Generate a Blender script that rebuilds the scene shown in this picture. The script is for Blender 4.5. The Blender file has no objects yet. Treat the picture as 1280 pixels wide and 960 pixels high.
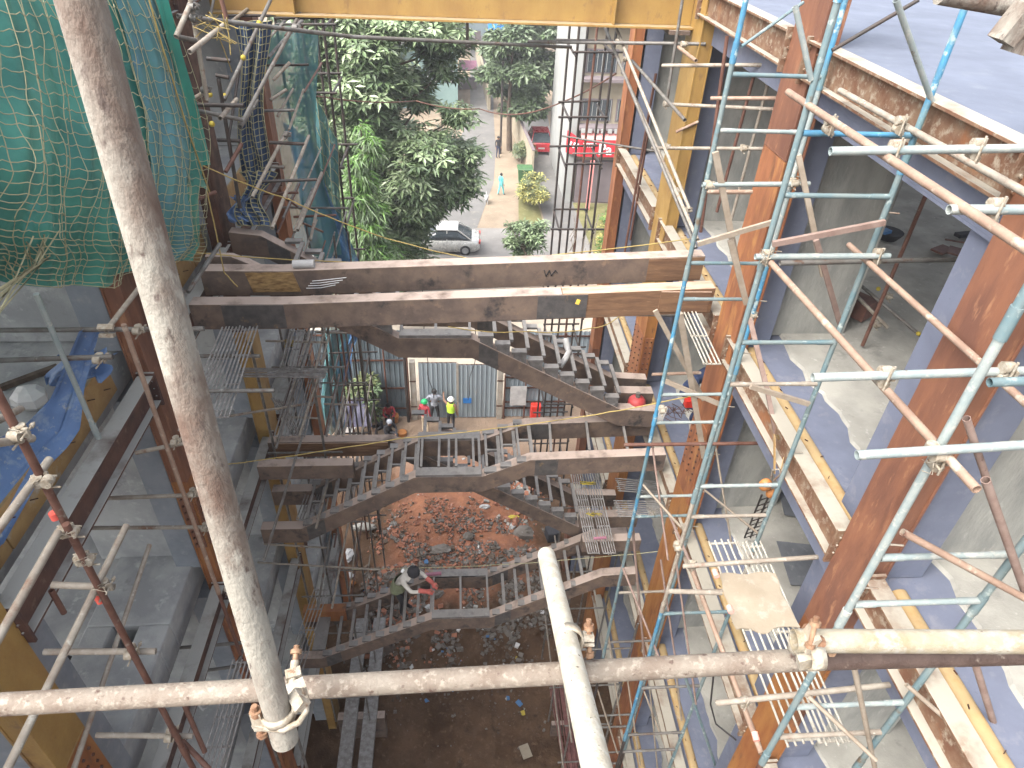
import bpy, math, random
from mathutils import Vector, Matrix, noise
rng = random.Random(7)
SC = bpy.context.scene
COL = SC.collection

# ------------------------------------------------------------------ camera, sky, sun, exposure
cam = bpy.data.cameras.new('camera')
cam.sensor_width = 36.0
cam.lens = 24.0557
cam.clip_start = 0.05
cam.clip_end = 3000
camo = bpy.data.objects.new('camera', cam)
COL.objects.link(camo)
camo.matrix_world = Matrix([[0.997029, 0.006921, -0.076722, 0.0], [-0.065351, 0.603293, -0.794838, 0.0], [0.040785, 0.79749, 0.601953, 18.6], [0.0, 0.0, 0.0, 1.0]])
SC.camera = camo

SUN_EL, SUN_AZ = math.radians(54), math.radians(-125)      # azimuth measured from +Y towards +X
W = bpy.data.worlds.new('World')
SC.world = W
W.use_nodes = True
wn = W.node_tree.nodes
sky = wn.new('ShaderNodeTexSky')
sky.sky_type = 'NISHITA'
sky.sun_disc = False
sky.sun_elevation = SUN_EL
sky.sun_rotation = SUN_AZ
sky.air_density = 1.0
sky.dust_density = 5.0
sky.ozone_density = 1.0
bg = wn['Background']
bg.inputs['Strength'].default_value = 0.15
bw = wn.new('ShaderNodeRGBToBW'); mixs = wn.new('ShaderNodeMix'); mixs.data_type = 'RGBA'      # hazy, whitened sky
mixs.inputs[0].default_value = 0.72
W.node_tree.links.new(sky.outputs[0], bw.inputs[0])
W.node_tree.links.new(sky.outputs[0], mixs.inputs[6])
W.node_tree.links.new(bw.outputs[0], mixs.inputs[7])
W.node_tree.links.new(mixs.outputs[2], bg.inputs[0])
sl = bpy.data.lights.new('sun', 'SUN')
sl.energy = 0.9
sl.angle = math.radians(50)
sl.color = (1.0, 0.955, 0.89)
so = bpy.data.objects.new('sun', sl)
COL.objects.link(so)
so.rotation_euler = (math.pi / 2 - SUN_EL, 0, -SUN_AZ + math.pi)
so.location = (0, 0, 60)
so.rotation_euler = Vector((-math.sin(SUN_AZ) * math.cos(SUN_EL), -math.cos(SUN_AZ) * math.cos(SUN_EL), -math.sin(SUN_EL))).to_track_quat('-Z', 'Y').to_euler()
SC.view_settings.view_transform = 'Standard'
SC.view_settings.look = 'None'
SC.view_settings.exposure = 2.3
SC.view_settings.gamma = 1.0
SC.view_settings.use_curve_mapping = False

# ------------------------------------------------------------------ materials
MATS = {}
# base colour factors by family, tuned to even out sky-lit and interior brightness
ALB = (('pipe_', .54), ('near_rail_white', .36), ('near_rail', .40), ('near_', .46), ('coupler', .6), ('bolt', .6), ('grate_pale', .58), ('grate_', 1.0), ('board_tan', .5), ('plank_', .52), ('rope_', .62), ('asphalt', .74), ('lane_', .62), ('verge', .7),
       ('pave', .62), ('grass', .55), ('wall_', .48), ('sheet_sky', .6), ('beam_rust', .56), ('beam_brown', .85), ('lavender', .66), ('deck_primer', 1), ('leaf_', 1.0), ('rust_', .68), ('primer', .6), ('stringer', .95), ('wood_brown', .8),
       ('conc_pale', .84), ('conc_grey', 1.6), ('conc_column', .95), ('net_green', 1.0), ('net_', .85), ('tarp', .75), ('blue_', .66), ('fence_dark', .85), ('fence_blue', .8), ('post_pale', .6), ('tread', .72), ('litter', .62), ('brick', .95), ('stone', .72), ('car_silver', 1.15), ('ply_ochre', .75), ('sign_red', .8))
def M(name, c1, c2=None, scale=4.0, rough=0.7, metal=0.0, bump=0.15, bscale=40.0, stretch=(1, 1, 1), lo=0.38, hi=0.62,
      splat=None, splat2=None, dust=None, alpha=None, trans=0.0, spec=0.4):
    if name in MATS: return MATS[name]
    k = next((f for p, f in ALB if name.startswith(p)), 1.0)
    sc = lambda c: tuple(v * k for v in c)
    c1 = sc(c1); c2 = sc(c2) if c2 else None
    if splat: splat = (sc(splat[0]), *splat[1:])
    if splat2: splat2 = (sc(splat2[0]), *splat2[1:])
    if dust: dust = (sc(dust[0]), *dust[1:])
    m = bpy.data.materials.new(name)
    m.use_nodes = True
    nt = m.node_tree; N = nt.nodes; L = nt.links
    b = N['Principled BSDF']
    b.inputs['Roughness'].default_value = rough
    b.inputs['Metallic'].default_value = metal
    b.inputs['Specular IOR Level'].default_value = spec
    geo = N.new('ShaderNodeNewGeometry')
    mp = N.new('ShaderNodeMapping'); mp.inputs['Scale'].default_value = stretch
    L.new(geo.outputs['Position'], mp.inputs['Vector'])
    def ns(sc, det=6.0, ro=0.6):
        n = N.new('ShaderNodeTexNoise'); n.inputs['Scale'].default_value = sc
        n.inputs['Detail'].default_value = det; n.inputs['Roughness'].default_value = ro
        L.new(mp.outputs[0], n.inputs['Vector']); return n
    def ramp(src, a, bb):
        r = N.new('ShaderNodeMapRange'); r.inputs['From Min'].default_value = a; r.inputs['From Max'].default_value = bb
        L.new(src, r.inputs['Value']); return r
    def mix(fac, a, c):
        x = N.new('ShaderNodeMix'); x.data_type = 'RGBA'
        L.new(fac, x.inputs[0])
        if isinstance(a, tuple): x.inputs[6].default_value = (*a, 1)
        else: L.new(a, x.inputs[6])
        x.inputs[7].default_value = (*c, 1)
        return x.outputs[2]
    n1 = ns(scale)
    col = mix(ramp(n1.outputs['Fac'], lo, hi).outputs[0], c1, c2 or tuple(v * 0.6 for v in c1))
    for k, s in enumerate((splat, splat2)):
        if s:
            n2 = ns(s[1], 5.0, 0.65)
            col = mix(ramp(n2.outputs['Fac'], s[2], s[2] + s[3]).outputs[0], col, s[0])
    if dust:
        sep = N.new('ShaderNodeSeparateXYZ'); L.new(geo.outputs['Normal'], sep.inputs[0])
        up = ramp(sep.outputs['Z'], 0.35, 0.9)
        n3 = ns(dust[2] if len(dust) > 2 else 6.0)
        dr = ramp(n3.outputs['Fac'], 0.25, 0.5)
        mu = N.new('ShaderNodeMath'); mu.operation = 'MULTIPLY'
        L.new(up.outputs[0], mu.inputs[0]); L.new(dr.outputs[0], mu.inputs[1])
        m2 = N.new('ShaderNodeMath'); m2.operation = 'MULTIPLY'; m2.inputs[1].default_value = dust[1]
        L.new(mu.outputs[0], m2.inputs[0])
        col = mix(m2.outputs[0], col, dust[0])
    L.new(col, b.inputs['Base Color'])
    if bump:
        nb = ns(bscale, 4.0)
        bn = N.new('ShaderNodeBump'); bn.inputs['Strength'].default_value = bump; bn.inputs['Distance'].default_value = 0.02
        L.new(nb.outputs['Fac'], bn.inputs['Height']); L.new(bn.outputs[0], b.inputs['Normal'])
    rr = ramp(n1.outputs['Fac'], 0.3, 0.7)
    rr.inputs['To Min'].default_value = max(0.05, rough - 0.12); rr.inputs['To Max'].default_value = min(1, rough + 0.12)
    L.new(rr.outputs[0], b.inputs['Roughness'])
    if alpha is not None: b.inputs['Alpha'].default_value = alpha
    if trans: b.inputs['Transmission Weight'].default_value = trans
    MATS[name] = m
    return m

CONC_PALE = (0.40, 0.385, 0.34)
M('rust_brown', (0.255, 0.11, 0.0618), (0.161, 0.0694, 0.0447), scale=3.2, rough=0.6, stretch=(1.29, 1.29, 0.335), splat=((0.38, 0.187, 0.0986), 9, .58, .12), splat2=((0.123, 0.0526, 0.035), 2.2, .57, .12), bump=.12)
M('rust_orange', (0.367, 0.143, 0.0611), (0.235, 0.0903, 0.0445), scale=3.0, rough=0.58, stretch=(1.29, 1.29, 0.335), splat=((0.455, 0.218, 0.0768), 5, .55, .14), splat2=((0.151, 0.0632, 0.0368), 2.6, .6, .1), bump=.12)
M('rust_ochre', (0.397, 0.177, 0.054), (0.282, 0.101, 0.0354), scale=2.6, rough=0.58, stretch=(1.29, 1.29, 0.335), splat=((0.123, 0.0526, 0.0306), 2.0, .58, .1), splat2=((0.189, 0.0837, 0.0397), 8, .6, .1), bump=.12)
M('rust_dark', (0.11, 0.045, 0.026), (0.055, 0.026, 0.02), scale=4, rough=0.7, splat=((0.2, .1, .05), 6, .62, .12))
M('primer_yellow', (0.474, 0.295, 0.0872), (0.378, 0.22, 0.0674), scale=2.5, rough=0.55, stretch=(1, 1, .6), splat=((0.283, 0.164, 0.071), 7, .60, .12), splat2=((0.187, 0.094, 0.043), 1.6, .62, .1), dust=((0.492, 0.441, 0.356), .5))
M('beam_rust', (0.27, 0.165, 0.10), (0.19, 0.085, 0.045), scale=6, rough=0.8, splat=((0.42, 0.34, 0.25), 14, .52, .14), splat2=((.33, .13, .05), 2.5, .58, .12), dust=((0.50, 0.46, 0.38), 1.0, 2.0))
M('beam_brown', (0.105, 0.05, 0.035), (0.06, 0.032, 0.028), scale=3, rough=0.75, splat=((0.2, 0.14, 0.1), 9, .6, .15), dust=((0.36, 0.36, 0.335), .95, 2.0))
M('stringer', (0.135, 0.096, 0.072), (0.085, 0.062, 0.052), scale=4, rough=0.7, splat=((0.17, 0.115, 0.08), 7, .58, .14), splat2=((.03, .026, .026), 2.2, .56, .1), dust=((0.37, 0.295, 0.25), .9, 3.0), bump=.1)
M('stringer_splice', (0.07, 0.064, 0.06), (0.045, 0.042, 0.042), scale=9, rough=0.6, splat=((.16, .11, .06), 8, .62, .1), dust=((0.30, 0.26, 0.23), .8))
M('wood_brown', (0.19, 0.105, 0.055), (0.12, 0.064, 0.036), scale=6, stretch=(.4, 3, 3), rough=0.8, splat=((.26, .16, .09), 9, .6, .14), dust=((0.50, 0.37, 0.28), .9))
M('wood_osb', (0.30, 0.19, 0.075), (0.15, 0.085, 0.035), scale=14, stretch=(.6, 1, 2.2), rough=0.8, splat=((.05, .03, .02), 7, .62, .08))
M('ply_ochre', (0.43, 0.27, 0.105), (0.34, 0.20, 0.08), scale=5, rough=0.75, splat=((.45, .40, .32), 3.5, .6, .12), splat2=((.08, .05, .03), 26, .7, .04), dust=((.46, .36, .2), .6))
M('plank_pale', (0.50, 0.42, 0.33), (0.40, 0.32, 0.24), scale=8, stretch=(1, .3, 1), rough=0.85, splat=((.28, .19, .13), 18, .66, .08))
M('plank_pink', (0.43, 0.31, 0.26), (0.33, 0.22, 0.18), scale=8, rough=0.85, splat=((.2, .12, .1), 15, .64, .08))
M('conc_pale', CONC_PALE, (0.29, 0.28, 0.25), scale=1.6, rough=0.9, bump=.25, splat=((.2, .195, .18), 3.5, .6, .16), splat2=((.47, .455, .41), 9, .62, .12))
M('conc_grey', (0.235, 0.24, 0.235), (0.165, 0.17, 0.172), scale=1.8, rough=0.9, bump=.25, splat=((.30, .305, .295), 5, .58, .14), splat2=((.10, .10, .10), 1.3, .62, .1))
M('conc_column', (0.30, 0.295, 0.265), (0.215, 0.215, 0.20), scale=2.5, stretch=(1.6, 1.6, .6), rough=0.9, bump=.45, bscale=22, splat=((.12, .12, .115), 18, .69, .05), splat2=((.37, .36, .325), 6, .6, .14))
M('lavender', (0.193, 0.214, 0.288), (0.165, 0.183, 0.249), scale=2.2, rough=0.62, bump=.06, splat=((0.252, 0.26, 0.309), 6, .55, .18), splat2=((0.141, 0.145, 0.181), 26, .66, .06))
M('deck_primer', (0.107, 0.122, 0.161), (0.0914, 0.104, 0.138), scale=1.4, rough=0.7, bump=.05, splat=((0.121, 0.136, 0.166), 5, .56, .16), splat2=((0.0763, 0.088, 0.117), 2.0, .6, .12))  # the lavender deck again, colour darkened to offset strong sky light on the top floor
M('blue_paint', (0.0799, 0.292, 0.479), (0.0703, 0.215, 0.342), scale=7, rough=0.5, splat=((0.434, 0.544, 0.553), 9, .55, .07), splat2=((0.163, 0.265, 0.291), 3.2, .47, .16), bump=.1)
M('blue_worn', (0.14, 0.225, 0.25), (0.21, 0.255, 0.25), scale=5, rough=0.6, splat=((.42, .47, .44), 11, .58, .1), splat2=((.16, .12, .08), 4, .62, .1), bump=.1)
M('pipe_teal_pale', (0.44, 0.48, 0.455), (0.33, 0.40, 0.40), scale=7, rough=0.6, splat=((.58, .58, .52), 13, .55, .1), splat2=((.22, .16, .12), 8, .67, .06), bump=.1)
M('pipe_pale', (0.47, 0.42, 0.345), (0.36, 0.30, 0.24), scale=9, rough=0.65, splat=((.27, .15, .095), 6, .58, .12), splat2=((.62, .59, .51), 17, .6, .08), bump=.15)
M('pipe_pink', (0.46, 0.32, 0.235), (0.36, 0.235, 0.17), scale=7, rough=0.65, splat=((.60, .50, .40), 9, .56, .1), splat2=((.2, .1, .07), 14, .67, .06), bump=.15)
M('pipe_rust', (0.145, 0.062, 0.042), (0.21, 0.10, 0.07), scale=9, rough=0.65, splat=((.34, .28, .23), 12, .63, .08), bump=.15)
M('pipe_grey', (0.27, 0.26, 0.24), (0.185, 0.165, 0.145), scale=7, rough=0.55, metal=.2, splat=((.16, .09, .06), 6, .58, .1), splat2=((.42, .41, .38), 15, .62, .08), bump=.1)
M('pipe_black', (0.045, 0.042, 0.04), (0.085, 0.06, 0.05), scale=5, rough=0.6, splat=((.2, .15, .11), 9, .66, .08))
M('near_pole', (0.49, 0.46, 0.39), (0.21, 0.135, 0.10), scale=5, lo=.45, hi=.60, rough=0.72, stretch=(1, 1, .5), splat=((.60, .56, .47), 22, .57, .12), splat2=((.16, .115, .095), 48, .58, .1), bump=.3, bscale=120)
M('near_rail', (0.44, 0.375, 0.30), (0.31, 0.235, 0.18), scale=9, rough=0.72, splat=((.56, .48, .385), 55, .53, .1), splat2=((.17, .10, .075), 34, .6, .08), bump=.3, bscale=140)
M('near_rail_dark', (0.12, 0.072, 0.055), (0.19, 0.125, 0.10), scale=14, rough=0.72, splat=((.42, .34, .27), 40, .62, .08), bump=.3, bscale=140)
M('near_rail_white', (0.66, 0.59, 0.44), (0.52, 0.41, 0.25), scale=16, rough=0.7, splat=((.72, .68, .58), 22, .5, .12), splat2=((.25, .17, .1), 45, .66, .06), bump=.25, bscale=140)
M('near_stub_white', (0.78, 0.73, 0.61), (0.64, 0.57, 0.44), scale=11, rough=0.75, splat=((.82, .78, .68), 26, .5, .12), splat2=((.15, .10, .06), 75, .645, .03), bump=.25, bscale=160)
M('coupler', (0.52, 0.475, 0.39), (0.37, 0.30, 0.215), scale=30, rough=0.65, splat=((.24, .13, .07), 26, .6, .08), bump=.3, bscale=120)
M('bolt_rust', (0.40, 0.25, 0.15), (0.24, 0.12, 0.065), scale=40, rough=0.7)
M('tread_steel', (0.21, 0.205, 0.20), (0.135, 0.125, 0.12), scale=7, rough=0.5, metal=.25, splat=((.34, .33, .32), 9, .6, .1), dust=((.36, .335, .31), .7))
M('grate_pale', (0.56, 0.535, 0.46), (0.43, 0.39, 0.325), scale=9, rough=0.65, splat=((.28, .22, .17), 14, .66, .06))
M('grate_grey', (0.25, 0.245, 0.235), (0.17, 0.155, 0.145), scale=9, rough=0.6, metal=.2, splat=((.37, .36, .345), 11, .6, .1))
M('board_tan', (0.50, 0.425, 0.32), (0.43, 0.355, 0.26), scale=3, rough=0.85, splat=((.57, .51, .42), 7, .56, .12), splat2=((.25, .2, .15), 22, .70, .04))
M('steel_bluegrey', (0.21, 0.23, 0.255), (0.165, 0.185, 0.21), scale=2.5, rough=0.65, splat=((.26, .275, .28), 6, .58, .14))
M('plate_dark', (0.125, 0.13, 0.14), (0.085, 0.09, 0.10), scale=2.5, rough=0.6, splat=((.2, .2, .2), 6, .58, .14), splat2=((.2, .12, .07), 3, .66, .06))
M('ply_brown', (0.15, 0.07, 0.05), (0.10, 0.05, 0.04), scale=6, rough=0.7)
M('net_green', (0.0456, 0.217, 0.164), (0.0287, 0.145, 0.118), scale=2.6, rough=0.6, bump=.2, bscale=180, splat=((0.0681, 0.262, 0.235), 4, .58, .16))
M('net_green_flap', (0.025, 0.235, 0.17), (0.02, 0.17, 0.13), scale=2.0, rough=0.5, bump=.15, bscale=150)
M('net_teal', (0.0843, 0.227, 0.257), (0.0924, 0.254, 0.246), scale=3, rough=0.7, alpha=.82, splat=((0.114, 0.249, 0.324), 4, .56, .14))
M('net_blue', (0.045, 0.14, 0.30), (0.03, 0.085, 0.19), scale=3, rough=0.6, alpha=.78, splat=((.10, .24, .42), 4, .56, .14))
M('net_navy', (0.045, 0.085, 0.17), (0.03, 0.055, 0.11), scale=5, rough=0.75, splat=((.09, .14, .24), 8, .58, .12))
M('tarp_blue', (0.12, 0.215, 0.42), (0.09, 0.165, 0.33), scale=2.5, rough=0.5, bump=.3, bscale=25, splat=((.25, .33, .45), 6, .52, .16), splat2=((.36, .38, .385), 11, .60, .1))
M('tarp_mauve', (0.165, 0.16, 0.225), (0.11, 0.105, 0.155), scale=2.5, rough=0.7)
M('rope_pale', (0.55, 0.52, 0.30), (0.46, 0.44, 0.28), scale=20, rough=0.8, bump=0)
M('rope_yellow', (0.55, 0.42, 0.14), (0.45, 0.33, 0.12), scale=20, rough=0.8, bump=0)
M('wire_black', (0.02, 0.02, 0.02), (0.035, 0.03, 0.03), rough=0.6, bump=0)
M('white_paint', (0.75, 0.75, 0.75), (0.66, 0.66, 0.66), rough=.7, bump=0)
M('yellow_mark', (0.65, 0.47, 0.08), (0.55, 0.38, 0.06), rough=.7, bump=0)
M('red_mark', (0.62, 0.10, 0.07), (0.5, 0.08, 0.06), rough=.7, bump=0)
M('pink_mark', (0.72, 0.30, 0.25), (0.62, 0.24, 0.2), rough=.7, bump=0)
M('fence_blue', (0.27, 0.315, 0.34), (0.23, 0.27, 0.295), scale=1.5, stretch=(1, 1, .4), rough=.75, splat=((.32, .28, .22), 2.2, .62, .14))
M('fence_dark', (0.15, 0.185, 0.205), (0.12, 0.15, 0.168), scale=1.5, rough=.6, metal=.2, splat=((.2, .2, .18), 2.2, .62, .14))
M('post_pale', (0.52, 0.48, 0.41), (0.40, 0.35, 0.29), scale=3, rough=.8)
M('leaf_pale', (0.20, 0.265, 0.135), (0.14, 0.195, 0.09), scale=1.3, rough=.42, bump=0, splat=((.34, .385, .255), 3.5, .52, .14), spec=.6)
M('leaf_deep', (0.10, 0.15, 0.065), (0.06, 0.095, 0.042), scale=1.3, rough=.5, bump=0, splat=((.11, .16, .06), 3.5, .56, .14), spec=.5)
M('leaf_dark', (0.11, 0.145, 0.08), (0.065, 0.095, 0.05), scale=.9, rough=.5, bump=0, splat=((.125, .165, .095), 1.8, .54, .14), spec=.5)
M('leaf_lime', (0.085, 0.175, 0.03), (0.055, 0.12, 0.022), scale=1.5, rough=.5, bump=0, splat=((.14, .24, .05), 4, .58, .12))
M('leaf_olive', (0.125, 0.145, 0.06), (0.085, 0.10, 0.045), scale=3, rough=.6, bump=0, splat=((.22, .21, .09), 5, .58, .12))
M('leaf_yellow', (0.36, 0.33, 0.10), (0.26, 0.25, 0.08), scale=2, rough=.6, bump=0)
M('bark', (0.11, 0.08, 0.055), (0.07, 0.05, 0.038), scale=8, stretch=(1, 1, .3), rough=.9, bump=.5)
M('brick_red', (0.34, 0.145, 0.085), (0.25, 0.105, 0.065), scale=3, rough=.9, splat=((.38, .25, .19), 5, .58, .12))
M('stone_grey', (0.21, 0.185, 0.16), (0.14, 0.12, 0.10), scale=2, rough=.9, splat=((.33, .315, .295), 4, .58, .12))
M('litter_white', (0.68, 0.67, 0.65), (0.52, 0.51, 0.50), scale=4, rough=.6)
M('litter_blue', (0.10, 0.25, 0.50), (0.08, 0.2, 0.4), scale=4, rough=.6)
M('litter_orange', (0.62, 0.26, 0.08), (0.5, 0.2, 0.06), scale=4, rough=.6)
M('litter_yellow', (0.65, 0.52, 0.07), (0.55, 0.42, 0.05), scale=4, rough=.6)
M('litter_pink', (0.52, 0.23, 0.31), (0.42, 0.18, 0.25), scale=4, rough=.6)
M('rebar', (0.20, 0.085, 0.075), (0.13, 0.055, 0.05), scale=6, rough=.7)
M('asphalt', (0.30, 0.285, 0.265), (0.25, 0.235, 0.22), scale=.8, rough=.9, splat=((.36, .33, .29), 2, .58, .14))
M('lane_grey', (0.24, 0.23, 0.22), (0.195, 0.19, 0.18), scale=.5, rough=.9, splat=((.33, .30, .26), 1.5, .58, .14))
M('verge_tan', (0.40, 0.32, 0.235), (0.33, 0.255, 0.18), scale=.7, rough=.95, splat=((.44, .38, .29), 2.5, .56, .12))
M('grass_dry', (0.27, 0.25, 0.10), (0.20, 0.20, 0.075), scale=1.2, rough=.95, splat=((.36, .32, .16), 3, .56, .12), bump=.5)
M('pave_pale', (0.52, 0.45, 0.36), (0.45, 0.38, 0.30), scale=1.5, rough=.9)
M('wall_cream', (0.60, 0.52, 0.38), (0.52, 0.44, 0.32), scale=1.2, rough=.85)
M('wall_white', (0.62, 0.63, 0.60), (0.54, 0.55, 0.53), scale=1, rough=.85)
M('wall_teal', (0.36, 0.52, 0.49), (0.31, 0.46, 0.44), scale=1, rough=.8)
M('wall_mauve', (0.33, 0.27, 0.28), (0.28, 0.23, 0.24), scale=1, rough=.85)
M('sheet_sky', (0.46, 0.56, 0.60), (0.40, 0.50, 0.55), scale=1.2, stretch=(4, 1, 1), rough=.6)
M('glass_dark', (0.045, 0.055, 0.065), (0.03, 0.04, 0.045), rough=.2, bump=0, spec=.6)
M('sign_red', (0.60, 0.025, 0.04), (0.56, 0.022, 0.035), rough=.4, bump=0)
M('sign_pink', (0.62, 0.25, 0.23), (0.58, 0.22, 0.2), rough=.5, bump=0)
M('car_silver', (0.52, 0.51, 0.48), (0.48, 0.47, 0.445), rough=.3, metal=.35, bump=0, spec=.6)
M('car_red', (0.38, 0.02, 0.03), (0.33, 0.018, 0.025), rough=.3, bump=0, spec=.6)
M('tyre', (0.02, 0.02, 0.02), (0.03, 0.03, 0.03), rough=.85, bump=0)
M('rim', (0.45, 0.45, 0.45), (0.35, 0.35, 0.35), rough=.4, metal=.6, bump=0)
M('lamp_red', (0.5, 0.03, 0.02), (0.45, 0.03, 0.02), rough=.3, bump=0)
M('bin_green', (0.05, 0.12, 0.045), (0.04, 0.095, 0.04), scale=3, rough=.6)
M('tank_blue', (0.02, 0.16, 0.45), (0.018, 0.13, 0.38), rough=.5, bump=0)
M('skin', (0.21, 0.115, 0.075), (0.18, 0.10, 0.065), rough=.6, bump=0)
M('cloth_red', (0.36, 0.05, 0.06), (0.29, 0.04, 0.05), scale=8, rough=.9)
M('cloth_khaki', (0.42, 0.34, 0.24), (0.35, 0.28, 0.2), scale=8, rough=.9)
M('cloth_black', (0.022, 0.022, 0.026), (0.035, 0.034, 0.038), scale=8, rough=.9)
M('cloth_navy', (0.03, 0.045, 0.10), (0.022, 0.034, 0.075), scale=8, rough=.9)
M('cloth_grey', (0.30, 0.315, 0.35), (0.16, 0.17, 0.20), scale=5, stretch=(1, 1, 5), rough=.9)
M('cloth_white', (0.56, 0.53, 0.48), (0.46, 0.43, 0.385), scale=8, rough=.9)
M('cloth_teal', (0.12, 0.46, 0.47), (0.1, 0.38, 0.4), scale=8, rough=.9)
M('cloth_olive', (0.20, 0.22, 0.13), (0.15, 0.165, 0.10), scale=8, rough=.9)
M('vest_lime', (0.50, 0.80, 0.06), (0.42, 0.70, 0.05), scale=8, rough=.7)
M('glove_red', (0.48, 0.12, 0.10), (0.40, 0.1, 0.08), scale=10, rough=.8)
M('helmet_green', (0.02, 0.35, 0.12), (0.018, 0.31, 0.10), rough=.4, bump=0)
M('helmet_white', (0.7, 0.68, 0.6), (0.65, 0.63, 0.55), rough=.4, bump=0)
M('hair', (0.012, 0.011, 0.011), (0.02, 0.018, 0.018), rough=.6, bump=0)
M('plastic_white', (0.60, 0.59, 0.56), (0.5, 0.49, 0.47), rough=.5, bump=0)
M('cyl_red', (0.36, 0.045, 0.045), (0.28, 0.035, 0.035), scale=6, rough=.5)

# ------------------------------------------------------------------ mesh builder
class MB:
    def __init__(s): s.v = []; s.f = []; s.mi = []; s.sm = []
    def add(s, vs, fs, mi=0, smooth=False):
        o = len(s.v); s.v += [tuple(p) for p in vs]
        for f in fs: s.f.append([o + i for i in f]); s.mi.append(mi); s.sm.append(smooth)
        return s
    def hexa(s, p, mi=0):       # p: 4 bottom (ccw seen from above) + 4 top
        return s.add(p, [(3, 2, 1, 0), (4, 5, 6, 7), (0, 1, 5, 4), (1, 2, 6, 5), (2, 3, 7, 6), (3, 0, 4, 7)], mi)
    def box(s, x0, x1, y0, y1, z0, z1, mi=0):
        return s.hexa([(x0, y0, z0), (x1, y0, z0), (x1, y1, z0), (x0, y1, z0), (x0, y0, z1), (x1, y0, z1), (x1, y1, z1), (x0, y1, z1)], mi)
    def obox(s, c, size, rz=0, rx=0, ry=0, mi=0):
        R = Matrix.Rotation(rz, 3, 'Z') @ Matrix.Rotation(ry, 3, 'Y') @ Matrix.Rotation(rx, 3, 'X')
        a, b, d = size[0] / 2, size[1] / 2, size[2] / 2; c = Vector(c)
        return s.hexa([c + R @ Vector(q) for q in ((-a, -b, -d), (a, -b, -d), (a, b, -d), (-a, b, -d), (-a, -b, d), (a, -b, d), (a, b, d), (-a, b, d))], mi)
    def bar(s, a, b, w, h, up=(0, 0, 1), mi=0):   # bar from a to b, w sideways, h along up
        a, b = Vector(a), Vector(b); d = (b - a).normalized(); u = Vector(up)
        if abs(d.dot(u)) > .98: u = Vector((1, 0, 0))
        r = d.cross(u).normalized(); u = r.cross(d)
        r *= w / 2; u *= h / 2
        return s.hexa([a - r - u, a + r - u, b + r - u, b - r - u, a - r + u, a + r + u, b + r + u, b - r + u], mi)
    def tube(s, a, b, r, seg=8, mi=0, r2=None, hollow=False):
        a, b = Vector(a), Vector(b); d = (b - a).normalized()
        u = d.cross(Vector((0, 0, 1)) if abs(d.z) < .9 else Vector((1, 0, 0))).normalized(); w = d.cross(u)
        r2 = r if r2 is None else r2; vs = []
        for k in range(seg):
            t = 2 * math.pi * k / seg; q = u * math.cos(t) + w * math.sin(t)
            vs += [a + q * r, b + q * r2]
        fs = [(2 * k, 2 * k + 1, (2 * k + 3) % (2 * seg), (2 * k + 2) % (2 * seg)) for k in range(seg)]
        s.add(vs, fs, mi, True)
        if hollow:      # pipe mouth with a wall, at both ends
            for e, base, inn in ((0, a, d), (1, b, -d)):
                rr = r if e == 0 else r2; vs = []
                for k in range(seg):
                    t = 2 * math.pi * k / seg; q = u * math.cos(t) + w * math.sin(t)
                    vs += [base + q * rr, base + q * rr * .86, base + q * rr * .86 + inn * rr * 4]
                fs = []
                for k in range(seg):
                    n = (k + 1) % seg
                    fs += [(3 * k, 3 * n, 3 * n + 1, 3 * k + 1), (3 * k + 1, 3 * n + 1, 3 * n + 2, 3 * k + 2)]
                fs.append([3 * k + 2 for k in range(seg)])
                s.add(vs, fs, mi)
        else:
            s.add(vs, [list(range(0, 2 * seg, 2)), list(range(2 * seg - 1, 0, -2))], mi)
        return s
    def path(s, pts, r, seg=5, mi=0):     # tube along a polyline, rings at the points
        P = [Vector(p) for p in pts]; vs = []; n = len(P)
        for i, p in enumerate(P):
            d = (P[min(i + 1, n - 1)] - P[max(i - 1, 0)]).normalized()
            u = d.cross(Vector((.13, .21, 1)) if abs(d.z) < .9 else Vector((1, .1, 0))).normalized(); w = d.cross(u)
            for k in range(seg):
                t = 2 * math.pi * k / seg; vs.append(p + (u * math.cos(t) + w * math.sin(t)) * r)
        fs = [(i * seg + k, i * seg + (k + 1) % seg, (i + 1) * seg + (k + 1) % seg, (i + 1) * seg + k) for i in range(n - 1) for k in range(seg)]
        return s.add(vs, fs, mi, True)
    def ball(s, c, r, sz=(1, 1, 1), mi=0, seg=8, rings=6, jit=0):
        c = Vector(c); vs = [c + Vector((0, 0, r * sz[2]))]
        for i in range(1, rings):
            th = math.pi * i / rings
            for k in range(seg):
                ph = 2 * math.pi * k / seg; j = 1 + (rng.random() - .5) * jit
                vs.append(c + Vector((math.sin(th) * math.cos(ph) * sz[0], math.sin(th) * math.sin(ph) * sz[1], math.cos(th) * sz[2])) * r * j)
        vs.append(c - Vector((0, 0, r * sz[2]))); e = len(vs) - 1
        fs = [(0, 1 + k, 1 + (k + 1) % seg) for k in range(seg)]
        for i in range(rings - 2):
            a = 1 + i * seg; b = a + seg
            fs += [(a + k, b + k, b + (k + 1) % seg, a + (k + 1) % seg) for k in range(seg)]
        a = 1 + (rings - 2) * seg
        fs += [(a + k, e, a + (k + 1) % seg) for k in range(seg)]
        return s.add(vs, fs, mi, True)
    def grid(s, P, mi=0, smooth=True, fmi=None):     # P: rows of points
        n, m = len(P), len(P[0]); o = len(s.v)
        s.v += [tuple(q) for row in P for q in row]
        for i in range(n - 1):
            for j in range(m - 1):
                s.f.append([o + i * m + j, o + i * m + j + 1, o + (i + 1) * m + j + 1, o + (i + 1) * m + j])
                s.mi.append(fmi(i, j) if fmi else mi); s.sm.append(smooth)
        return s
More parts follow.
